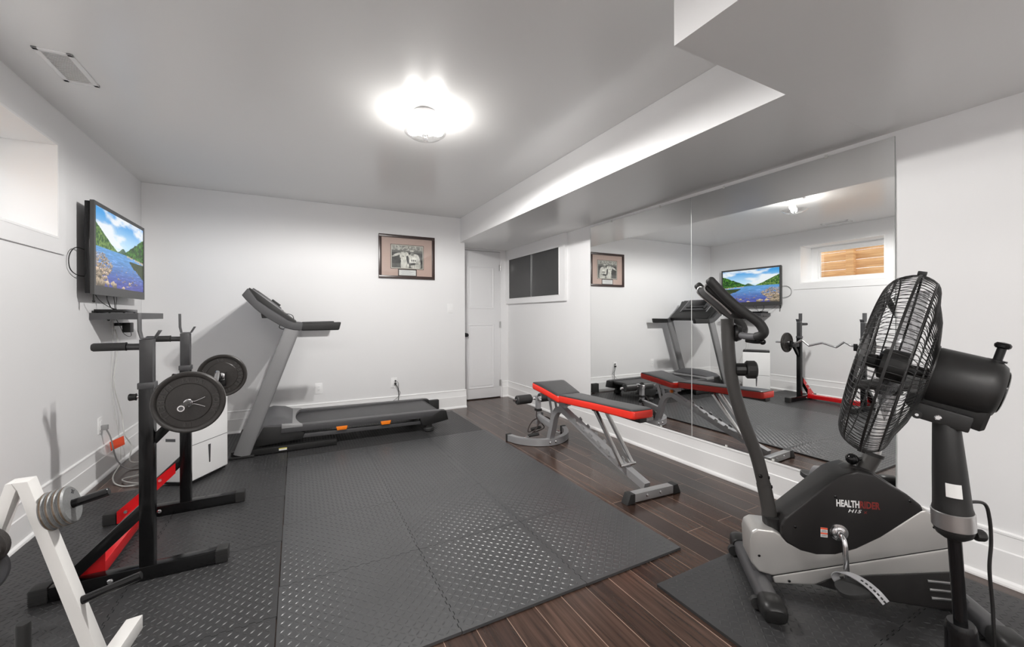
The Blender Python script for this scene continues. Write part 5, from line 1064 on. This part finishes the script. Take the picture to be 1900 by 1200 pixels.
# mains lead from the housing
g0 = on_pole(936) + side * 0.037
MB().ball(g0, 0.008).build('lead_socket', M_BLACK, fan)
MB().tube(spline([g0, cray(1826, 938, FD), cray(1836, 965, FD), cray(1839, 1010, FD), cray(1836, 1060, FD), cray(1842, 1130, FD), cray(1845, 1200, FD), cray(1850, 1290, FD * 1.03), (B0.x + 0.14, B0.y - 0.02, 0.06), (B0.x + 0.25, B0.y - 0.10, 0.018)], 8), 0.0042, n=10).build('mains_lead', M_WIRE, fan)

# ================================================================== WHITE PLATE TREE
pt = thing('plate_tree', 'white A-frame weight plate stand with black pegs at the lower left edge', 'weight stand', (-0.71, 1.72, TH))
y0, y1 = 1.700, 1.750
def legx(z): return -0.710 + 0.256 * (0.678 - z)
zt = 0.694
MB().prism([(legx(0.066), 0.066), (legx(0.066) + 0.034, 0.066), (-0.690, 0.694), (-0.722, 0.694), (-0.7115, 0.672)], XZ(y1), 0, y1 - y0, 0.002, ang=15).build('leg', M_WPAINT, pt)
mx_ = lambda x: -0.7125 * 2 - x
MB().prism([(mx_(legx(0.066)), 0.066), (mx_(legx(0.066) + 0.034), 0.066), (-0.735, 0.694), (-0.7225, 0.694), (-0.7135, 0.672)], XZ(y1), 0, y1 - y0, 0.002, ang=15).build('leg', M_WPAINT, pt)
for sgx in (1, -1):
    xc = -0.535 if sgx > 0 else mx_(-0.535)
    a0, a1 = (xc - 0.050, 1.42), (xc + 0.004, 2.0)
    d_ = Vector((a1[0] - a0[0], a1[1] - a0[1])).normalized(); s_ = Vector((d_.y, -d_.x)) * 0.023
    bot = [(a0[0] - s_.x, a0[1] - s_.y), (a0[0] + s_.x, a0[1] + s_.y), (a1[0] + s_.x, a1[1] + s_.y), (a1[0] - s_.x, a1[1] - s_.y + 0.0)]
    MB().prism([bot[0], bot[1], (bot[2][0], bot[2][1] - 0.012), (bot[3][0], bot[3][1] - 0.022)], Matrix.Identity(4), TH, TH + 0.052, 0.003).build('foot_bar', M_WPAINT, pt)
MB().box(mx_(-0.56), -0.56, 1.585, 1.625, TH + 0.004, TH + 0.044, 0.003).build('cross_bar', M_WPAINT, pt)
PD = Vector((math.cos(math.radians(14.3)), 0, math.sin(math.radians(14.3))))
s_up = Vector((-0.662, 1.725, 0.5865)); s_lo = Vector((-0.592, 1.725, 0.299))
for s_, L_ in ((s_up, 0.145), (s_lo, 0.152)):
    MB().lathe([(0, 0), (0.0125, 0), (0.0125, L_ - 0.0015), (0.011, L_), (0, L_)], frame(s_, PD), 24).build('peg', M_BLACKG, pt)
for s_, L_ in (((mx_(-0.655), 1.725, 0.5865), 0.14), ((mx_(-0.590), 1.725, 0.299), 0.15)):
    MB().lathe([(0, 0), (0.0125, 0), (0.0125, L_), (0, L_)], frame(s_, (-PD.x, 0, PD.z)), 24).build('peg', M_BLACKG, pt)
MB().lathe([(0, 0.044), (0.0150, 0.044), (0.0150, 0.334), (0.0135, 0.338), (0, 0.338)], Matrix.Translation((-0.660, 1.605, 0)), 24).build('bar_holder', M_BLACK, pt)
MB().tube([(-0.757, 1.701, 0.545), (-0.757, 1.600, 0.545)], 0.0120, n=18).build('peg', M_BLACKG, pt)
SR, ST = 0.0565, 0.0140
names = ('innermost against the white leg', 'second from the leg', 'third from the leg', 'outermost, nearest the peg tip')
for k in range(4):
    o = s_up + PD * (0.0045 + k * ST); t = thing('small_weight_plate', 'small grey plate on the white stand, %s' % names[k], 'weight plate', tuple(o), group='small grey plates on the white stand')
    prof = [(0.0130, 0.0), (SR - 0.004, 0.0), (SR, 0.004), (SR, ST - 0.0045), (SR - 0.0045, ST - 0.0005), (SR - 0.010, ST - 0.0005), (0.0130, ST - 0.0005)]
    MB().lathe(prof, frame(o, PD), 48, closed=True).build('plate', M_HAMMER, t)
    MB().lathe([(SR - 0.0005, 0.0035), (SR + 0.0005, 0.005), (SR + 0.0005, ST - 0.006), (SR - 0.0005, ST - 0.0045)], frame(o, PD), 48, closed=True).build('worn_rim', M_RUST, t)
fo = frame(s_up + PD * (0.0045 + 4 * ST), PD, (0, 0, 1))
b = MB(); b.box(0.026, 0.040, -0.022, -0.018, 0, 0.0008, M=fo).box(0.030, 0.034, -0.030, -0.012, 0, 0.0008, M=fo); b.bm.transform(Matrix.Translation(-Vector(t.location))); o_ = b.build('cast_mark', M_GREYDK, None, flat=True); o_.parent = t
t = thing('black_weight_plate', 'thick black weight plate at the left edge on the white stand', 'weight plate', (-0.757, 1.63, 0.545))
MB().lathe([(0.0125, 0), (0.050, 0), (0.057, 0.006), (0.057, 0.030), (0.050, 0.036), (0.0125, 0.036)], frame((-0.757, 1.655, 0.545), (0, -1, 0)), 40, closed=True).build('plate', M_IRON, t)
MB().tube([(-0.786, 1.701, 0.470), (-0.786, 1.650, 0.470)], 0.0120, n=18).build('peg', M_BLACKG, pt)
t = thing('rubber_weight_plate', 'dark grey rubber plate low at the left edge below the black plate', 'weight plate', (-0.786, 1.68, 0.470))
MB().lathe([(0.0125, 0), (0.050, 0), (0.056, 0.003), (0.064, 0.003), (0.070, 0.006), (0.073, 0.013), (0.070, 0.021), (0.064, 0.024), (0.055, 0.024), (0.0125, 0.024)], frame((-0.786, 1.690, 0.470), (0, -1, 0)), 56, closed=True).build('plate', mat('dark_rubber_plate', (0.06, 0.06, 0.065), 0.5), t)

tm.location.z += 0.0025
for o in (tm, bk, rk, dh): o.location.z += 0.0018     # standing on the raised tread
fan.location.z += 0.006
for o in bpy.data.objects:
    if '_o' in o: del o['_o']
